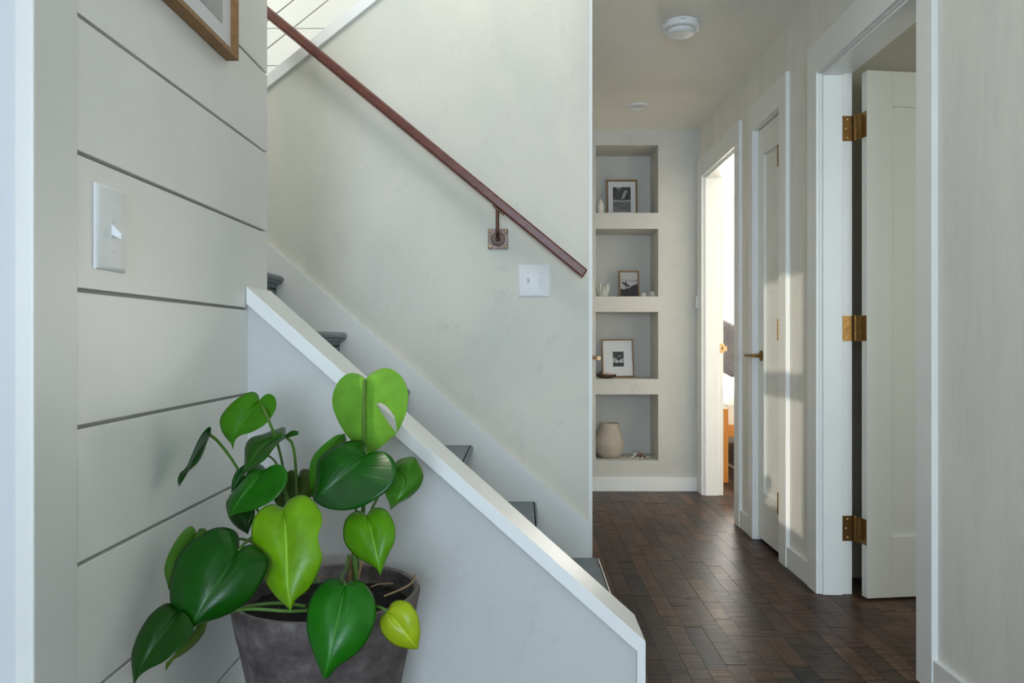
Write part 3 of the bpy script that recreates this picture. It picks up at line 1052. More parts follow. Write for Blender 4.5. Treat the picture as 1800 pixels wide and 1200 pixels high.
def picture(label, W, Hh, face, depth, mat_w, art, loc, tilt, rotz=0, nx=44, ny=56, roll=0.0, group=None):
    """framed print in local XZ, front towards -Y, standing on z=0; mat_w=(left,right,bottom,top)"""
    root = thing('picture_frame', label, 'picture', loc, group)
    root.rotation_euler = (tilt, roll, rotz)
    fr_ = MB()
    fr_.prism_y([(-W / 2, 0), (W / 2, 0), (W / 2 - face, face), (-W / 2 + face, face)], -depth, 0)
    fr_.prism_y([(-W / 2, Hh), (-W / 2 + face, Hh - face), (W / 2 - face, Hh - face), (W / 2, Hh)], -depth, 0)
    fr_.prism_y([(-W / 2, 0), (-W / 2 + face, face), (-W / 2 + face, Hh - face), (-W / 2, Hh)], -depth, 0)
    fr_.prism_y([(W / 2, 0), (W / 2, Hh), (W / 2 - face, Hh - face), (W / 2 - face, face)], -depth, 0)
    fr_.build('frame', M['oak'], root, bevel=0.0005, seg=1)
    MB().box(-W / 2 + face * 0.5, W / 2 - face * 0.5, -depth * 0.45, -0.001, face * 0.5, Hh - face * 0.5).build('mat_board', M['mat'], root)
    l, r, b, tp = mat_w
    pr = print_mesh(W - 2 * face - l - r, Hh - 2 * face - b - tp, art, nx, ny, 'print', root, -depth * 0.45 - 0.0006)
    pr.location = ((l - r) / 2, 0, face + b)
    return root


picture('wooden framed black and white forest photograph in the topmost niche', 0.214, 0.276, 0.011, 0.016, (0.033, 0.034, 0.036, 0.040), art_forest,
        (at(1094.5, 374, 5.30).x, 5.335, 1.8500), -0.08)
picture('small wooden framed beach photograph of a dark figure with a surfboard', 0.140, 0.190, 0.010, 0.014, (0, 0, 0, 0), art_surfer,
        (at(1106.5, 521, 5.26).x, 5.275, 1.2940), -0.14, nx=60, ny=80)
picture('wooden framed photograph of palm trees in a wide white mat', 0.220, 0.266, 0.0085, 0.014, (0.067, 0.060, 0.066, 0.078), art_palms,
        (at(1087, 663, 5.28).x, 5.285, 0.7450), -0.17, roll=-0.012)
# print on the shiplap wall, cut by the top of the frame
wp = thing('picture_frame', 'wooden framed print hanging on the shiplap wall at the top left', 'picture', (XL, 1.254, 1.551))
wp.rotation_euler = (0, 0, R90)
W_, H_, fc, dp = 0.48, 0.62, 0.010, 0.025
fr_ = MB()
fr_.prism_y([(-W_ / 2, 0), (W_ / 2, 0), (W_ / 2 - fc, fc), (-W_ / 2 + fc, fc)], -dp, -0.001)
fr_.prism_y([(-W_ / 2, H_), (-W_ / 2 + fc, H_ - fc), (W_ / 2 - fc, H_ - fc), (W_ / 2, H_)], -dp, -0.001)
fr_.prism_y([(-W_ / 2, 0), (-W_ / 2 + fc, fc), (-W_ / 2 + fc, H_ - fc), (-W_ / 2, H_)], -dp, -0.001)
fr_.prism_y([(W_ / 2, 0), (W_ / 2, H_), (W_ / 2 - fc, H_ - fc), (W_ / 2 - fc, fc)], -dp, -0.001)
fr_.build('frame', M['oak'], wp, bevel=0.0006, seg=1)
MB().box(-W_ / 2 + 0.005, W_ / 2 - 0.005, -dp * 0.5, -0.002, 0.005, H_ - 0.005).build('mat_board', M['mat'], wp)
pr = print_mesh(W_ - 2 * fc - 0.082, H_ - 2 * fc - 0.09, art_coast, 60, 60, 'print', wp, -dp * 0.5 - 0.0006)
pr.location = (0, 0, fc + 0.042)

# ------------------------------------------------------------------ things in the niches
vs_ = thing('vase', 'squat beige clay vase with a short neck in the lowest niche', 'vase', (0.607, 5.22, 0.2032))
MB().lathe([(0, 0), (0.058, 0.0), (0.070, 0.006), (0.086, 0.030), (0.099, 0.062), (0.1035, 0.092), (0.100, 0.118), (0.089, 0.148), (0.075, 0.178), (0.066, 0.204), (0.063, 0.222), (0.0635, 0.231), (0.061, 0.233), (0.058, 0.229), (0.058, 0.21), (0.07, 0.17), (0.09, 0.10), (0.06, 0.02), (0, 0.012)], 48).build('body', M['clay'], vs_, smooth=True)


def blob(name, parent, mat, rx, ry, rz, ribs=0, spike=0.0, seed=0, loc=(0, 0, 0), flat=True):
    m = MB()
    prof = [(math.sin(math.pi * k / 12), -math.cos(math.pi * k / 12)) for k in range(13)]
    m.lathe(prof, 24)
    out = []
    for x, y, z in m.v:
        a = math.atan2(y, x)
        k = 1.0
        if ribs:
            k += 0.09 * math.cos(a * ribs) * (1 - abs(z))
        if spike:
            k += spike * (vn(a * 3 + seed, z * 4 + seed, seed) - 0.4)
        zz_ = z * k
        if flat:
            zz_ = max(zz_, -0.75)
        out.append((loc[0] + x * k * rx, loc[1] + y * k * ry, loc[2] + (zz_ + (0.75 if flat else 0)) * rz))
    m.v = out
    return m.build(name, mat, parent, smooth=True)


G4 = 'shells on the shelf of the lowest niche'
for nm, lab, px, py, dd, mt, r, rb, spk in (
        ('shell', 'pale rounded shell at the back of the shell pile in the lowest niche', 1118, 799, 5.235, 'shell', (0.024, 0.018, 0.0165), 9, 0.0),
        ('shell', 'knobbly brown shell in the middle of the shell pile', 1124.5, 803, 5.195, 'brownshell', (0.021, 0.017, 0.0165), 7, 0.5),
        ('shell', 'flat white shell nearest the vase in the lowest niche', 1111.5, 804, 5.185, 'shell', (0.018, 0.013, 0.0065), 11, 0.0),
        ('shell', 'small white shell in front of the brown shell', 1121, 806.5, 5.155, 'shell', (0.010, 0.008, 0.0060), 9, 0.0),
        ('shell', 'tiny white shell at the right foot of the brown shell', 1129, 806.5, 5.155, 'shell', (0.009, 0.008, 0.0055), 9, 0.0),
        ('shell', 'white shell at the right end of the lowest niche shelf', 1139, 802.5, 5.205, 'shell', (0.015, 0.011, 0.0075), 10, 0.0),
        ('shell', 'thin brown shell piece lying beside the rightmost white shell', 1133, 804, 5.185, 'brownshell', (0.012, 0.008, 0.0055), 5, 0.3)):
    q = at(px, py, dd)
    s = blob(nm, None, M[mt], *r, ribs=rb, spike=spk, seed=int(px))
    s.location = (q.x, dd, 0.2033)
    s.rotation_euler = (0, 0, random.uniform(0, 3))
    tag(s, lab, 'shell', G4)
for lab, px, r, dd in (('smaller of two white shells beside the surfer picture', 1131.5, 0.0185, 5.16), ('larger of two white shells at the right end of the second niche', 1146.5, 0.0245, 5.19)):
    q = at(px, 515, dd)
    s = blob('shell', None, M['shell'], r, r * 0.9, r * 0.92, ribs=6, spike=0.4, seed=int(px))
    mtop = s
    s.location = (q.x, dd, 1.2932)
    tag(s, lab, 'shell', 'white shells in the second niche')
# coral
co = thing('coral', 'white branching coral in the left of the second niche', 'coral', (at(1059.5, 521, 5.2).x, 5.20, 1.2931))
bs = MB().lathe([(0, 0), (0.030, 0.0), (0.034, 0.008), (0.030, 0.022), (0.020, 0.034), (0, 0.036)], 24)
bs.build('base', M['coral'], co, smooth=True)
for k in range(11):
    a = 2 * math.pi * k / 11 + 0.2
    r0, r1 = 0.018, 0.046 + 0.006 * math.sin(k * 2.3)
    hgt = 0.080 + 0.014 * math.sin(k * 3.7)
    MB().tube([(r0 * math.cos(a), r0 * math.sin(a), 0.012), (0.034 * math.cos(a), 0.034 * math.sin(a), hgt * 0.55), (r1 * math.cos(a), r1 * math.sin(a), hgt)], [0.013, 0.011, 0.0045], 8).build('branch', M['coral'], co, smooth=True)
for k in range(4):
    a = 1.5 * k + 0.5
    MB().tube([(0.006 * math.cos(a), 0.006 * math.sin(a), 0.02), (0.016 * math.cos(a), 0.016 * math.sin(a), 0.088 + 0.006 * (k % 2))], [0.010, 0.003], 8).build('branch', M['coral'], co, smooth=True)
# lidded jar in the top niche
jr = thing('jar', 'small white lidded jar with a pointed knob in the topmost niche', 'jar', (at(1055, 374, 5.16).x, 5.16, 1.8492))
MB().lathe([(0, 0), (0.024, 0), (0.0255, 0.004), (0.0255, 0.064), (0.024, 0.072), (0.019, 0.080), (0, 0.080)], 32).build('body', M['shell'], jr, smooth=True)
MB().lathe([(0, 0.079), (0.021, 0.079), (0.0205, 0.084), (0.014, 0.093), (0.008, 0.099), (0.0065, 0.104), (0.003, 0.111), (0, 0.113)], 28).build('lid', M['shell'], jr, smooth=True)
# carved dish in the third niche
ds = thing('carved_dish', 'dark carved wooden boat shaped dish before the palm picture', 'dish', (at(1066, 665, 5.145).x, 5.145, 0.7442))
m = MB()
rows = 15
seg = 16
L_ = 0.066
grid = []
for i in range(rows):
    u = -1 + 2 * i / (rows - 1)
    wv_ = 0.034 * max(0.0, 1 - abs(u) ** 2.4) + 0.0015
    hv_ = 0.026 + 0.010 * abs(u) ** 3 * (1 if u < 0 else 0.3)
    bot = 0.018 * abs(u) ** 2.5
    row = []
    for k in range(seg + 1):
        a = math.pi * k / seg
        row.append((u * L_, -math.cos(a) * wv_, hv_ - (hv_ - bot) * math.sin(a) ** 0.7))
    for k in range(seg, -1, -1):
        a = math.pi * k / seg
        row.append((u * L_ * 0.93, -math.cos(a) * wv_ * 0.86, hv_ - (hv_ - bot - 0.008) * math.sin(a) ** 0.7 * 0.7))
    grid.append(row)
nv = len(grid[0])
vv = [q for r in grid for q in r]
ff = [(i * nv + k, i * nv + (k + 1) % nv, (i + 1) * nv + (k + 1) % nv, (i + 1) * nv + k) for i in range(rows - 1) for k in range(nv)]
ff += [tuple(range(nv)), tuple((rows - 1) * nv + k for k in range(nv))]
m.add(vv, ff).build('bowl', M['darkwood'], ds, smooth=True)
MB().tube([(-0.040, 0.006, 0.018), (-0.038, 0.008, 0.034), (-0.033, 0.008, 0.047)], [0.010, 0.011, 0.008], 12).build('carved_head', M['darkwood'], ds, smooth=True)
ps = MB().tube([(-0.028, 0.010, 0.036), (0.0, 0.008, 0.032), (0.034, 0.002, 0.023), (0.052, 0.0, 0.018)], [0.006, 0.010, 0.009, 0.004], 12)
sh = ps.build('shell', M['pinkshell'], None, smooth=True)
sh.location = ds.location
tag(sh, 'pale pink long shell lying in the dark carved dish', 'shell')

# ------------------------------------------------------------------ side room behind the nearest door
w = MB()
w.box(XRB, 3.3, 3.22, 3.32, 0, H + 0.02).box(3.2, 3.3, 0.8, 3.22, 0, H + 0.02).box(XRB, 3.3, 0.7, 0.8, 0, H + 0.02)
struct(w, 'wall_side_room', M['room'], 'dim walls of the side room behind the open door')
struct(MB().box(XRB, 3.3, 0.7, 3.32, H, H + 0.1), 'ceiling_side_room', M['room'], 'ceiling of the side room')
# closet shell
w = MB().box(XRB, 2.0, 3.32, 3.42, 0, H).box(XRB, 2.0, 3.86, 3.96, 0, H).box(1.9, 2.0, 3.42, 3.86, 0, H)
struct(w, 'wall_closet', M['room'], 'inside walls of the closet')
# ------------------------------------------------------------------ bedroom through the far doorway
BY = 7.45
w = MB()
w.box(XRB, 4.6, 3.96, 4.06, 0, H).box(4.5, 4.6, 4.06, BY, 0, H)
w.box(XRB - 0.1, XRB, YB + 0.5, BY, 0, H)
w.box(XRB - 0.1, 1.62, BY, BY + 0.12, 0, H).box(3.4, 4.6, BY, BY + 0.12, 0, H).box(1.62, 3.4, BY, BY + 0.12, 0, 0.82).box(1.62, 3.4, BY, BY + 0.12, 1.93, H)
struct(w, 'wall_bedroom', M['bedroom'], 'bright bedroom walls seen through the far doorway')
struct(MB().box(XRB, 4.6, 3.96, BY + 0.12, H, H + 0.1), 'ceiling_bedroom', M['bedroom'], 'white bedroom ceiling')
wn = struct_root('window_1', 'bright bedroom window above the bed', (2.51, BY, 0.82))
MB().box(-0.89, -0.85, -0.01, 0.10, 0, 1.11).box(0.85, 0.89, -0.01, 0.10, 0, 1.11).box(-0.85, 0.85, -0.01, 0.10, 0, 0.04).box(-0.85, 0.85, -0.01, 0.10, 1.07, 1.11).box(-0.02, 0.02, 0.03, 0.08, 0.04, 1.07).build('window_frame', M['trim'], wn, bevel=0.002)
g = NT('window_glass')
g.setb(Roughness=0.0)
tb = g.n('ShaderNodeBsdfTransparent')
gl = g.n('ShaderNodeBsdfGlossy', Roughness=0.02)
mx = g.n('ShaderNodeMixShader')
mx.inputs[0].default_value = 0.05
g.l(tb.outputs[0], mx.inputs[1])
g.l(gl.outputs[0], mx.inputs[2])
g.l(mx.outputs[0], g.out.inputs['Surface'])
for s in (-1, 1):
    a, b = sorted((s * 0.018, s * 0.852))
    MB().box(a, b, 0.05, 0.056, 0.038, 1.072).build('pane', g.m, wn)

bed = thing('bed', 'orange wooden bed with white bedding seen through the far doorway', 'bed', (2.2, 6.3, 0))
inv = Matrix.Translation(-bed.location)
BX0, BX1, BY0, BY1 = 1.440, 2.96, 5.36, 7.36
for x in (BX0, BX1 - 0.04):
    MB().box(x - 0.02, x + 0.022, BY0, BY0 + 0.06, 0.0, 0.522).xform(inv).build('post', M['orange_wood'], bed, bevel=0.004)
    MB().box(x, x + 0.04, BY1 - 0.06, BY1, 0.0, 0.64).xform(inv).build('post', M['orange_wood'], bed, bevel=0.004)
MB().box(BX0 + 0.022, BX1 - 0.04, BY0 + 0.012, BY0 + 0.05, 0.32, 0.405).xform(inv).build('foot_rail', M['orange_wood'], bed, bevel=0.003)
MB().box(BX0 + 0.004, BX0 + 0.03, BY0 + 0.06, BY1 - 0.06, 0.27, 0.405).xform(inv).build('side_rail', M['orange_wood'], bed, bevel=0.003)
MB().box(BX1 - 0.03, BX1 - 0.004, BY0 + 0.06, BY1 - 0.06, 0.27, 0.405).xform(inv).build('side_rail', M['orange_wood'], bed, bevel=0.003)
MB().box(BX0 + 0.04, BX1 - 0.04, BY1 - 0.05, BY1 - 0.015, 0.40, 0.63).xform(inv).build('headboard', M['orange_wood'], bed, bevel=0.003)
# mattress with a duvet whose surface sags a little at the edge
nx, ny = 24, 30
vs2, fs2 = [], []
for j in range(ny + 1):
    for i in range(nx + 1):
        u, v = i / nx, j / ny
        e = min(u, 1 - u, v * 1.3, 1 - v) * 8
        z = 0.675 - 0.13 * math.exp(-e * 1.6) + 0.014 * (fbm(u * 7, v * 7, 2) - 0.5)
        vs2.append((BX0 + 0.035 + u * (BX1 - BX0 - 0.07), BY0 + 0.065 + v * (BY1 - BY0 - 0.13), z))
for j in range(ny):
    for i in range(nx):
        q = j * (nx + 1) + i
        fs2.append((q, q + 1, q + nx + 2, q + nx + 1))
ring = [i for i in range(nx + 1)] + [j * (nx + 1) + nx for j in range(1, ny + 1)] + [ny * (nx + 1) + i for i in range(nx - 1, -1, -1)] + [j * (nx + 1) for j in range(ny - 1, 0, -1)]
o0 = len(vs2)
vs2 += [(vs2[q][0], vs2[q][1], 0.37) for q in ring]
for k in range(len(ring)):
    k2 = (k + 1) % len(ring)
    fs2.append((ring[k2], ring[k], o0 + k, o0 + k2))
MB().add(vs2, fs2).xform(inv).build('duvet', M['linen'], bed, smooth=True)


def pillow(label, loc, size, rot):
    m = MB()
    prof = []
    n_ = 14
    vsx, fsx = [], []
    for side in (1, -1):
        for j in range(n_ + 1):
            for i in range(n_ + 1):
                u, v = -1 + 2 * i / n_, -1 + 2 * j / n_
                k = ((1 - u ** 4) * (1 - v ** 4)) ** 0.5
                pinch = 1 - 0.06 * (1 - abs(u)) * abs(v) ** 3
                vsx.append((u * size[0] / 2 * (1 - 0.05 * (1 - v * v)), side * k * size[1] / 2, v * size[2] / 2 * pinch))
    N = (n_ + 1) ** 2
    for sd in (0, 1):
        for j in range(n_):
            for i in range(n_):
                q = sd * N + j * (n_ + 1) + i
                f_ = (q, q + 1, q + n_ + 2, q + n_ + 1)
                fsx.append(f_ if sd == 0 else f_[::-1])
    m.add(vsx, fsx)
    o = m.build('pillow', M['charcoal'], None, smooth=True)
    o.location = loc
    o.rotation_euler = rot
    return tag(o, label, 'pillow')


pillow('large charcoal grey pillow propped up on the white bed', (1.80, 7.03, 0.985), (0.62, 0.20, 0.50), (-0.22, 0.42, 0.25))
rg_ = thing('rug', 'grey patterned rug on the bedroom floor under the bed', 'rug', (2.1, 6.6, 0.0005))
MB().box(-0.42, 1.4, -0.75, 0.65, 0.0, 0.008).build('pile', M['rug'], rg_, bevel=0.002)
MB().box(-0.44, -0.42, -0.75, 0.65, 0.0, 0.007).build('border', M['linen'], rg_)

# ------------------------------------------------------------------ entry behind the camera
w = MB()
w.box(-0.76, XRB, -4.6, -4.5, 0, H)
struct(w, 'wall_entry', M['board'], 'entry wall behind the viewpoint')

# ------------------------------------------------------------------ plant
PC = Vector(((575 - VX) * 1.375 / F, 1.375, 0.0))
RIM = EYE - (1035 - VY) * 1.375 / F
stool_h = RIM - 0.335
sto = thing('plant_stand', 'low wooden stand carrying the plant pot', 'stand', (PC.x, PC.y, 0))
MB().lathe([(0, stool_h - 0.025), (0.13, stool_h - 0.025), (0.135, stool_h - 0.02), (0.135, stool_h - 0.003), (0.13, stool_h), (0, stool_h)], 40).build('seat', M['oak'], sto, smooth=True)
for k in range(4):
    a = math.pi / 4 + k * math.pi / 2
    MB().tube([(0.12 * math.cos(a), 0.12 * math.sin(a), 0), (0.095 * math.cos(a), 0.095 * math.sin(a), stool_h - 0.02)], [0.012, 0.015], 10).build('leg', M['oak'], sto, smooth=True)

plant = thing('potted_plant', 'leafy green split leaf plant in a dark weathered pot', 'potted plant', (PC.x, PC.y, stool_h))
pinv = Matrix.Translation(-Vector(plant.location))
RR = 163 * 1.375 / F
hp = RIM - stool_h


def pr_(z):
    return 0.100 + (RR - 0.100) * (z / hp)


prof = [(0, 0), (0.094, 0), (0.100, 0.006)] + [(pr_(z), z) for z in (0.05, 0.12, 0.20, 0.262)] + [(pr_(0.264) + 0.0012, 0.265), (pr_(hp - 0.004), hp - 0.005), (RR - 0.003, hp - 0.001)]
MB().lathe(prof, 72).build('pot', M['pot'], plant, smooth=True)
MB().lathe([(RR - 0.003, hp - 0.001), (RR - 0.008, hp), (RR - 0.0125, hp - 0.003)], 72).build('pot_rim', M['potrim'], plant, smooth=True)
MB().lathe([(RR - 0.0125, hp - 0.003), (RR - 0.017, hp - 0.02), (RR - 0.030, hp - 0.075)], 72).build('pot_inside', M['pot'], plant, smooth=True)
sv = []
m = MB().lathe([(RR - 0.020, hp - 0.034), (0.11, hp - 0.032), (0.07, hp - 0.030), (0.035, hp - 0.029), (0, hp - 0.028)], 64)
m.v = [(x, y, z + 0.010 * (fbm(x * 90 + 7, y * 90, 3) - 0.5)) for x, y, z in m.v]
m.build('soil', M['soil'], plant, smooth=True)


def cr(pts, n):
    """Catmull-Rom through 2D/3D points, resampled by arc length"""
    P = [Vector(q) for q in pts]
    ext = [P[0] * 2 - P[1]] + P + [P[-1] * 2 - P[-2]]
    fine = []
    for i in range(1, len(ext) - 2):
        p0, p1, p2, p3 = ext[i - 1], ext[i], ext[i + 1], ext[i + 2]
        for k in range(10):
            u = k / 10
            fine.append(0.5 * ((2 * p1) + (p2 - p0) * u + (2 * p0 - 5 * p1 + 4 * p2 - p3) * u * u + (3 * p1 - p0 - 3 * p2 + p3) * u ** 3))
    fine.append(P[-1])
    cum = [0.0]
    for a_, b_ in zip(fine, fine[1:]):
        cum.append(cum[-1] + (b_ - a_).length)
    out = []
    j = 0
    for k in range(n + 1):
        s_ = cum[-1] * k / n
        while j < len(cum) - 2 and cum[j + 1] < s_:
            j += 1
        u = (s_ - cum[j]) / max(1e-9, cum[j + 1] - cum[j])
        out.append(fine[j].lerp(fine[j + 1], min(1, max(0, u))))
    return out


ZOOM = {1: (200, 630, 3.0), 2: (200, 900, 4.0), 3: (380, 900, 4.0)}


def inside(q, poly):
    c_ = False
    n = len(poly)
    for i in range(n):
        a_, b_ = poly[i], poly[(i + 1) % n]
        if (a_[1] > q[1]) != (b_[1] > q[1]) and q[0] < (b_[0] - a_[0]) * (q[1] - a_[1]) / (b_[1] - a_[1]) + a_[0]:
            c_ = not c_
    return c_


def leaf(zone, mid, left, right, depth, el, er, color, label=None, under=False, hole=None, nt=30, ns=9, wav=0.004, ph=0.0, tipcurl=0.0):
    """one leaf blade: midrib and the two margins, each with its own distance, folded and curved in depth"""
    ox, oy, s = ZOOM[zone]
    cv = lambda pts: [(ox + x / s, oy + y / s) for x, y in pts]
    md, lf, rt = cr(cv(mid), nt), cr(cv(left), nt), cr(cv(right), nt)
    d0, d1_, d2_ = depth
    vs, uvs, idx = [], [], {}

    def dmid(t_):
        return d0 * (1 - t_) * (1 - 2 * t_) + 4 * d1_ * t_ * (1 - t_) + d2_ * t_ * (2 * t_ - 1) + tipcurl * max(0, t_ - 0.8) ** 2 * 25

    px = []
    for i in range(nt + 1):
        t_ = i / nt
        for k in range(-ns, ns + 1):
            f_ = abs(k) / ns
            e = lf[i] if k < 0 else rt[i]
            q = md[i].lerp(e, f_)
            off = (el if k < 0 else er) * (f_ ** 1.6) * (1 - 0.75 * t_ ** 2.5)
            off += -0.006 * (math.sin(f_ * math.pi)) * (1 - t_)
            off += wav * math.sin(t_ * 9.0 + ph + (1.7 if k < 0 else 0)) * f_ ** 2 * (1 - t_ ** 3)
            idx[(i, k)] = len(vs)
            vs.append(at(q.x, q.y, dmid(t_) + off))
            px.append((q.x, q.y))
            uvs.append((0.5 + 0.5 * k / ns, t_))
    fs = []
    hp_ = cr(cv(hole), 60) if hole else None
    if hp_:
        hp_ = [(q.x, q.y) for q in hp_]
        for n_, q in enumerate(px):          # pull nearby vertices onto the rim of the hole
            best = min(hp_, key=lambda h_: (h_[0] - q[0]) ** 2 + (h_[1] - q[1]) ** 2)
            dd = math.hypot(best[0] - q[0], best[1] - q[1])
            if dd < 0.75:
                dep = vs[n_].y
                vs[n_] = at(best[0], best[1], dep)
                px[n_] = best
    for i in range(nt):
        for k in range(-ns, ns):
            a_, b_, c_, d_ = idx[(i, k)], idx[(i, k + 1)], idx[(i + 1, k + 1)], idx[(i + 1, k)]
            if hp_:
                cx = sum(px[z][0] for z in (a_, b_, c_, d_)) / 4
                cy = sum(px[z][1] for z in (a_, b_, c_, d_)) / 4
                if inside((cx, cy), hp_):
                    continue
            fs.append((a_, b_, c_, d_) if i > 0 else (a_, b_, c_, d_))
    me = bpy.data.meshes.new('leaf')
    me.from_pydata([tuple(pinv @ v_) for v_ in vs], [], fs)
    ul = me.uv_layers.new(name='leaf')
    for lp in me.loops:
        ul.data[lp.index].uv = uvs[lp.vertex_index]
    me.polygons.foreach_set('use_smooth', [True] * len(me.polygons))
    me.materials.append(M['leaf_under' if under else 'leaf'])
    bm = bmesh.new()
    bm.from_mesh(me)
    bmesh.ops.dissolve_degenerate(bm, dist=1e-6, edges=bm.edges)
    bm.to_mesh(me)
    bm.free()
    o = bpy.data.objects.new('leaf', me)
    COL.objects.link(o)
    o.parent = plant
    o.color = (*color, 1)
    sd = o.modifiers.new('thickness', 'SOLIDIFY')
    sd.thickness = 0.0008
    sd.offset = 0
    if label:
        o['label'] = label
    return o


def petiole(zone, pts, depths, r0=0.0027, r1=0.0021, mat='stem', name='petiole'):
    ox, oy, s = ZOOM[zone]
    P = [at(ox + x / s, oy + y / s, d) for (x, y), d in zip(pts, depths)]
    Q = cr(P, 18)
    return MB().tube([pinv @ q for q in Q], [r0 + (r1 - r0) * k / 18 for k in range(19)], 8).build(name, M[mat], plant, smooth=True)


DK = (0.006, 0.080, 0.003)
DK2 = (0.010, 0.090, 0.006)
MG = (0.045, 0.190, 0.008)
BG = (0.105, 0.310, 0.006)
YG = (0.165, 0.370, 0.005)
UG = (0.190, 0.430, 0.045)
OL = (0.050, 0.090, 0.010)

leaf(1, [(1330, 108), (1326, 300), (1335, 430), (1345, 508)],
     [(1330, 108), (1290, 82), (1240, 79), (1190, 115), (1158, 180), (1154, 245), (1175, 310), (1215, 385), (1265, 445), (1310, 490), (1345, 508)],
     [(1330, 108), (1350, 85), (1400, 57), (1450, 52), (1500, 78), (1535, 125), (1552, 190), (1545, 270), (1520, 340), (1488, 395), (1440, 440), (1390, 480), (1345, 508)],
     (1.345, 1.375, 1.400), 0.020, 0.026, UG, 'tall pale leaf with a single hole', under=True,
     hole=[(1384, 238), (1412, 233), (1452, 265), (1484, 318), (1492, 388), (1468, 366), (1425, 305), (1384, 238)], nt=150, ns=60, wav=0.003)
leaf(1, [(1335, 505), (1200, 625), (1052, 745)],
     [(1335, 505), (1330, 452), (1300, 432), (1240, 435), (1170, 460), (1110, 500), (1075, 545), (1070, 600), (1065, 660), (1052, 745)],
     [(1335, 505), (1370, 490), (1420, 489), (1465, 520), (1490, 570), (1485, 640), (1450, 690), (1390, 735), (1310, 780), (1230, 800), (1150, 795), (1090, 775), (1052, 745)],
     (1.300, 1.272, 1.265), 0.045, -0.020, DK, 'broad dark green leaf')
leaf(1, [(1478, 575), (1530, 650), (1500, 730), (1460, 798)],
     [(1478, 575), (1468, 610), (1450, 660), (1432, 705), (1440, 735), (1453, 758), (1460, 798)],
     [(1478, 575), (1500, 535), (1575, 518), (1605, 545), (1632, 605), (1615, 675), (1565, 728), (1505, 762), (1460, 798)],
     (1.365, 1.335, 1.330), -0.03, 0.035, MG)
leaf(1, [(1218, 398), (1150, 500), (1090, 620), (1050, 735)],
     [(1218, 398), (1170, 407), (1110, 450), (1060, 500), (1035, 560), (1032, 640), (1050, 735)],
     [(1218, 398), (1225, 440), (1190, 530), (1120, 640), (1050, 735)],
     (1.385, 1.350, 1.360), -0.01, 0.03, MG)
leaf(1, [(975, 630), (960, 690), (905, 785)],
     [(975, 630), (965, 596), (940, 588), (915, 600), (900, 640), (870, 700), (846, 745), (870, 775), (905, 785)],
     [(975, 630), (985, 590), (1015, 582), (1045, 600), (1062, 660), (1050, 720), (1000, 745), (950, 770), (905, 785)],
     (1.420, 1.400, 1.390), 0.01, 0.02, OL, under=True)
leaf(1, [(770, 225), (715, 285), (650, 385), (628, 478)],
     [(770, 225), (762, 195), (740, 176), (700, 183), (640, 220), (590, 270), (561, 320), (567, 375), (595, 420), (620, 450), (628, 478)],
     [(770, 225), (785, 200), (820, 185), (850, 205), (858, 245), (845, 285), (810, 335), (770, 365), (720, 390), (670, 402), (640, 425), (628, 478)],
     (1.360, 1.330, 1.325), 0.015, -0.018, (0.055, 0.220, 0.006), under=True)
leaf(1, [(508, 402), (470, 470), (415, 560), (345, 672)],
     [(508, 402), (512, 360), (490, 370), (455, 415), (420, 490), (385, 570), (350, 605), (338, 640), (345, 672)],
     [(508, 402), (492, 440), (472, 500), (442, 550), (407, 582), (372, 605), (356, 635), (345, 672)],
     (1.260, 1.225, 1.205), -0.045, 0.020, DK2, 'narrow looking leaf turned edge on towards the shiplap')
leaf(1, [(905, 410), (820, 440), (740, 520), (672, 630)],
     [(905, 410), (902, 362), (860, 372), (790, 398), (720, 420), (692, 470), (690, 540), (680, 590), (672, 630)],
     [(905, 410), (938, 381), (975, 385), (970, 402), (930, 412), (880, 435), (840, 478), (805, 525), (745, 572), (700, 600), (672, 630)],
     (1.330, 1.300, 1.290), 0.04, -0.03, (0.020, 0.100, 0.006))
leaf(1, [(685, 562), (650, 630), (620, 705)],
     [(685, 562), (650, 590), (626, 640), (620, 705)],
     [(685, 562), (690, 620), (660, 665), (620, 705)],
     (1.320, 1.310, 1.305), 0.0, 0.01, DK, wav=0)
leaf(1, [(690, 772), (700, 850), (707, 925)],
     [(690, 772), (640, 745), (598, 745), (596, 800), (618, 855), (655, 893), (707, 925)],
     [(690, 772), (735, 775), (745, 820), (728, 870), (707, 925)],
     (1.290, 1.275, 1.270), 0.02, 0.01, (0.008, 0.058, 0.003))
leaf(1, [(800, 585), (730, 660), (660, 750), (605, 838)],
     [(800, 585), (782, 562), (745, 560), (710, 595), (680, 640), (640, 690), (605, 735), (600, 790), (605, 838)],
     [(800, 585), (830, 565), (870, 558), (905, 580), (918, 630), (900, 680), (860, 730), (800, 770), (730, 800), (660, 815), (605, 838)],
     (1.285, 1.250, 1.245), 0.035, -0.020, (0.014, 0.140, 0.004))
leaf(2, [(582, 155), (500, 300), (390, 548)],
     [(582, 155), (565, 110), (540, 98), (490, 130), (430, 210), (375, 320), (355, 410), (370, 480), (390, 548)],
     [(582, 155), (600, 118), (632, 113), (655, 140), (620, 230), (520, 380), (390, 548)],
     (1.195, 1.185, 1.185), -0.01, 0.02, (0.055, 0.150, 0.012), under=True, wav=0.002)
leaf(2, [(655, 777), (560, 890), (450, 1000), (365, 1112)],
     [(655, 777), (600, 790), (540, 870), (460, 960), (400, 1030), (368, 1060), (365, 1112)],
     [(655, 777), (632, 850), (572, 930), (482, 1000), (420, 1035), (385, 1060), (365, 1112)],
     (1.140, 1.130, 1.130), 0.0, 0.02, (0.085, 0.150, 0.020), under=True, wav=0)
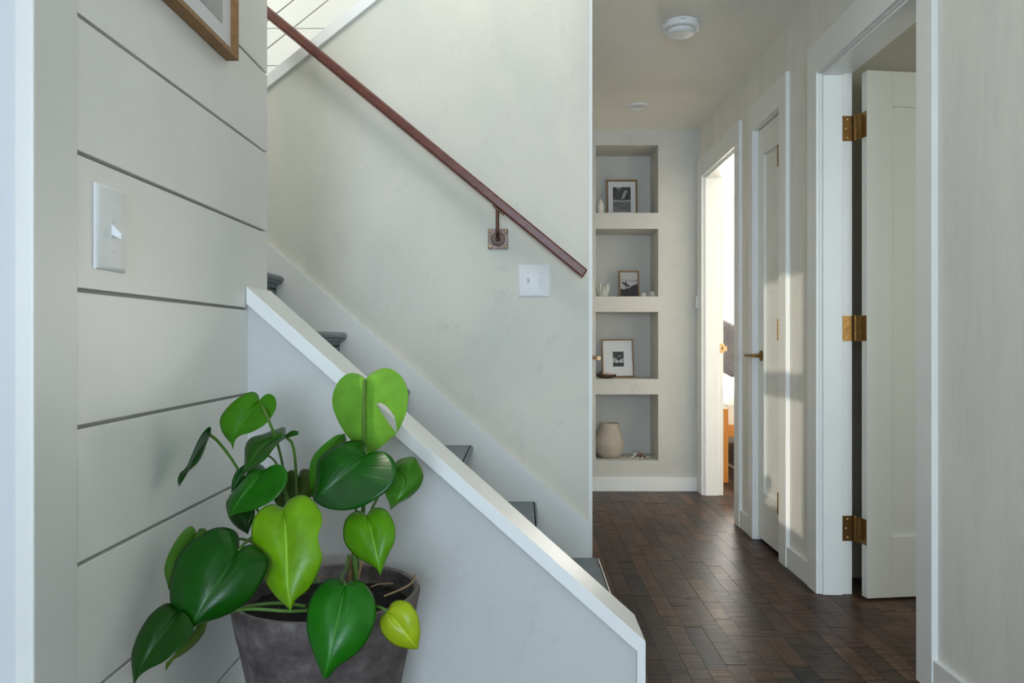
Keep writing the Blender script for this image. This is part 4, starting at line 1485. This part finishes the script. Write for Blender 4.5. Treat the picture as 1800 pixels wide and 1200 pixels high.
leaf(2, [(470, 690), (340, 860), (220, 1040), (140, 1215)],
     [(470, 690), (400, 640), (330, 660), (250, 730), (180, 840), (140, 940), (124, 1020), (130, 1110), (140, 1215)],
     [(470, 690), (530, 740), (562, 820), (530, 890), (450, 970), (350, 1050), (250, 1100), (180, 1150), (140, 1215)],
     (1.110, 1.070, 1.055), 0.025, -0.015, (0.008, 0.058, 0.003), 'dark drooping leaf at the lower left')
leaf(2, [(880, 270), (780, 420), (650, 620), (560, 780), (495, 895)],
     [(880, 270), (880, 180), (850, 130), (780, 107), (690, 117), (600, 170), (510, 230), (440, 330), (405, 450), (395, 570), (405, 660), (440, 730), (470, 800), (495, 895)],
     [(880, 270), (930, 235), (975, 227), (1020, 260), (1085, 330), (1070, 420), (1020, 520), (950, 620), (850, 690), (740, 745), (640, 770), (570, 800), (530, 850), (495, 895)],
     (1.150, 1.105, 1.095), 0.050, 0.030, DK, 'largest leaf, dark and glossy, hanging over the pot edge', nt=40, ns=12)
leaf(1, [(893, 795), (905, 900), (912, 1050), (916, 1180), (933, 1328)],
     [(893, 795), (870, 775), (830, 767), (780, 790), (740, 840), (725, 910), (735, 980), (780, 1040), (812, 1085), (795, 1160), (840, 1237), (892, 1290), (933, 1328)],
     [(893, 795), (915, 755), (960, 725), (1010, 721), (1060, 760), (1095, 820), (1098, 870), (1078, 930), (1085, 990), (1100, 1040), (1090, 1090), (1062, 1155), (1020, 1222), (960, 1271), (933, 1328)],
     (1.210, 1.165, 1.150), 0.030, 0.020, YG, 'bright yellow green leaf in the middle', nt=40, ns=12, wav=0.006)
leaf(1, [(1335, 830), (1362, 930), (1390, 1050), (1405, 1145)],
     [(1335, 830), (1305, 805), (1265, 808), (1225, 845), (1210, 900), (1215, 960), (1245, 1010), (1290, 1050), (1350, 1085), (1390, 1115), (1405, 1145)],
     [(1335, 830), (1350, 800), (1385, 785), (1430, 795), (1465, 840), (1484, 900), (1480, 960), (1455, 1020), (1430, 1075), (1415, 1120), (1405, 1145)],
     (1.305, 1.270, 1.265), 0.022, 0.018, BG)
leaf(3, [(905, 515), (870, 680), (825, 880), (790, 1040), (762, 1178)],
     [(905, 515), (870, 475), (820, 465), (765, 485), (700, 545), (655, 630), (638, 740), (645, 860), (680, 980), (720, 1080), (745, 1150), (762, 1178)],
     [(905, 515), (940, 485), (985, 478), (1040, 500), (1090, 560), (1120, 640), (1122, 720), (1105, 800), (1060, 900), (1000, 980), (920, 1040), (850, 1090), (800, 1150), (762, 1178)],
     (1.195, 1.150, 1.140), 0.030, 0.026, (0.014, 0.165, 0.006), 'glossy green leaf hanging over the front of the pot', nt=40, ns=12, wav=0.002)
leaf(3, [(1205, 700), (1290, 800), (1418, 960)],
     [(1205, 700), (1170, 720), (1150, 770), (1160, 830), (1200, 890), (1260, 935), (1330, 955), (1380, 962), (1418, 960)],
     [(1205, 700), (1225, 650), (1265, 622), (1320, 622), (1370, 650), (1410, 710), (1430, 790), (1433, 860), (1425, 920), (1418, 960)],
     (1.205, 1.190, 1.195), 0.008, 0.012, (0.330, 0.430, 0.012), 'small yellowing leaf by the pot rim', wav=0.002)

# leaf stalks and stems
petiole(1, [(1322, 112), (1320, 250), (1318, 440), (1318, 650), (1316, 800), (1290, 1000), (1262, 1190)], (1.338, 1.355, 1.375, 1.385, 1.385, 1.38, 1.375), 0.0034, 0.0042)
petiole(1, [(1336, 506), (1320, 560), (1285, 700), (1275, 830), (1262, 1000), (1250, 1190)], (1.302, 1.335, 1.36, 1.37, 1.375, 1.375))
petiole(1, [(1480, 572), (1440, 640), (1390, 735), (1345, 830), (1300, 960), (1280, 1190)], (1.367, 1.38, 1.385, 1.385, 1.38, 1.375))
petiole(1, [(1335, 830), (1320, 850), (1296, 960), (1282, 1060), (1275, 1190)], (1.306, 1.325, 1.35, 1.365, 1.37))
petiole(1, [(774, 226), (815, 320), (860, 440), (890, 560), (905, 690), (930, 900), (1000, 1180)], (1.354, 1.296, 1.330, 1.372, 1.385, 1.38, 1.35))
petiole(1, [(508, 402), (545, 432), (600, 500), (655, 585), (720, 730), (850, 960), (960, 1190)], (1.262, 1.28, 1.305, 1.33, 1.36, 1.37, 1.35))
petiole(1, [(907, 411), (930, 425), (950, 480), (960, 580), (965, 720), (985, 950), (1040, 1185)], (1.330, 1.335, 1.345, 1.355, 1.365, 1.37, 1.36))
petiole(1, [(812, 510), (840, 530), (865, 570), (905, 690), (930, 760)], (1.345, 1.35, 1.36, 1.38, 1.385), 0.0018, 0.0018)
petiole(1, [(800, 586), (840, 620), (900, 700), (960, 900), (1030, 1190)], (1.288, 1.31, 1.345, 1.36, 1.355))
petiole(1, [(893, 796), (925, 850), (990, 1000), (1060, 1185)], (1.213, 1.26, 1.32, 1.345))
petiole(1, [(975, 630), (985, 700), (1010, 900), (1080, 1185)], (1.42, 1.42, 1.41, 1.38))
petiole(1, [(690, 775), (720, 830), (820, 990), (980, 1200)], (1.292, 1.31, 1.335, 1.345), 0.0022, 0.0022)
petiole(2, [(880, 270), (930, 210), (1010, 180), (1150, 330), (1300, 480)], (1.152, 1.20, 1.26, 1.31, 1.335))
petiole(2, [(582, 157), (680, 180), (800, 190), (950, 200), (1150, 330)], (1.197, 1.22, 1.25, 1.29, 1.32), 0.0022, 0.0024)
petiole(2, [(560, 800), (700, 745), (860, 688), (980, 655), (1180, 640), (1340, 660)], (1.125, 1.145, 1.175, 1.20, 1.24, 1.28), 0.0026, 0.0030)
petiole(2, [(470, 695), (640, 720), (840, 690), (1000, 680), (1220, 695), (1370, 690)], (1.115, 1.14, 1.170, 1.19, 1.205, 1.235), 0.0026, 0.0028)
petiole(3, [(905, 516), (900, 490), (880, 460), (910, 400), (932, 300)], (1.197, 1.215, 1.26, 1.32, 1.36), 0.0026, 0.0026)
petiole(3, [(1205, 702), (1180, 680), (1130, 662), (1060, 650), (980, 620)], (1.206, 1.205, 1.212, 1.225, 1.27), 0.0022, 0.0020)
petiole(3, [(940, 310), (945, 400), (945, 500), (940, 560)], (1.372, 1.365, 1.36, 1.355), 0.0048, 0.0055, 'drystem', 'stem')
petiole(3, [(1030, 330), (1010, 400), (990, 480), (975, 560)], (1.375, 1.37, 1.365, 1.36), 0.0030, 0.0034, 'drystem', 'stem')
petiole(3, [(965, 290), (975, 380), (980, 470), (975, 560)], (1.362, 1.36, 1.358, 1.355), 0.0042, 0.0046, 'stem', 'stem')
petiole(3, [(1085, 525), (1150, 505), (1245, 500)], (1.335, 1.35, 1.365), 0.0012, 0.0010, 'drystem', 'dry_root')
petiole(3, [(710, 480), (735, 452), (775, 452), (800, 470)], (1.42, 1.425, 1.42, 1.41), 0.0012, 0.0010, 'drystem', 'dry_root')
petiole(3, [(1400, 440), (1370, 500), (1290, 545), (1180, 590)], (1.352, 1.32, 1.29, 1.27), 0.0018, 0.0014, 'drystem', 'dry_root')
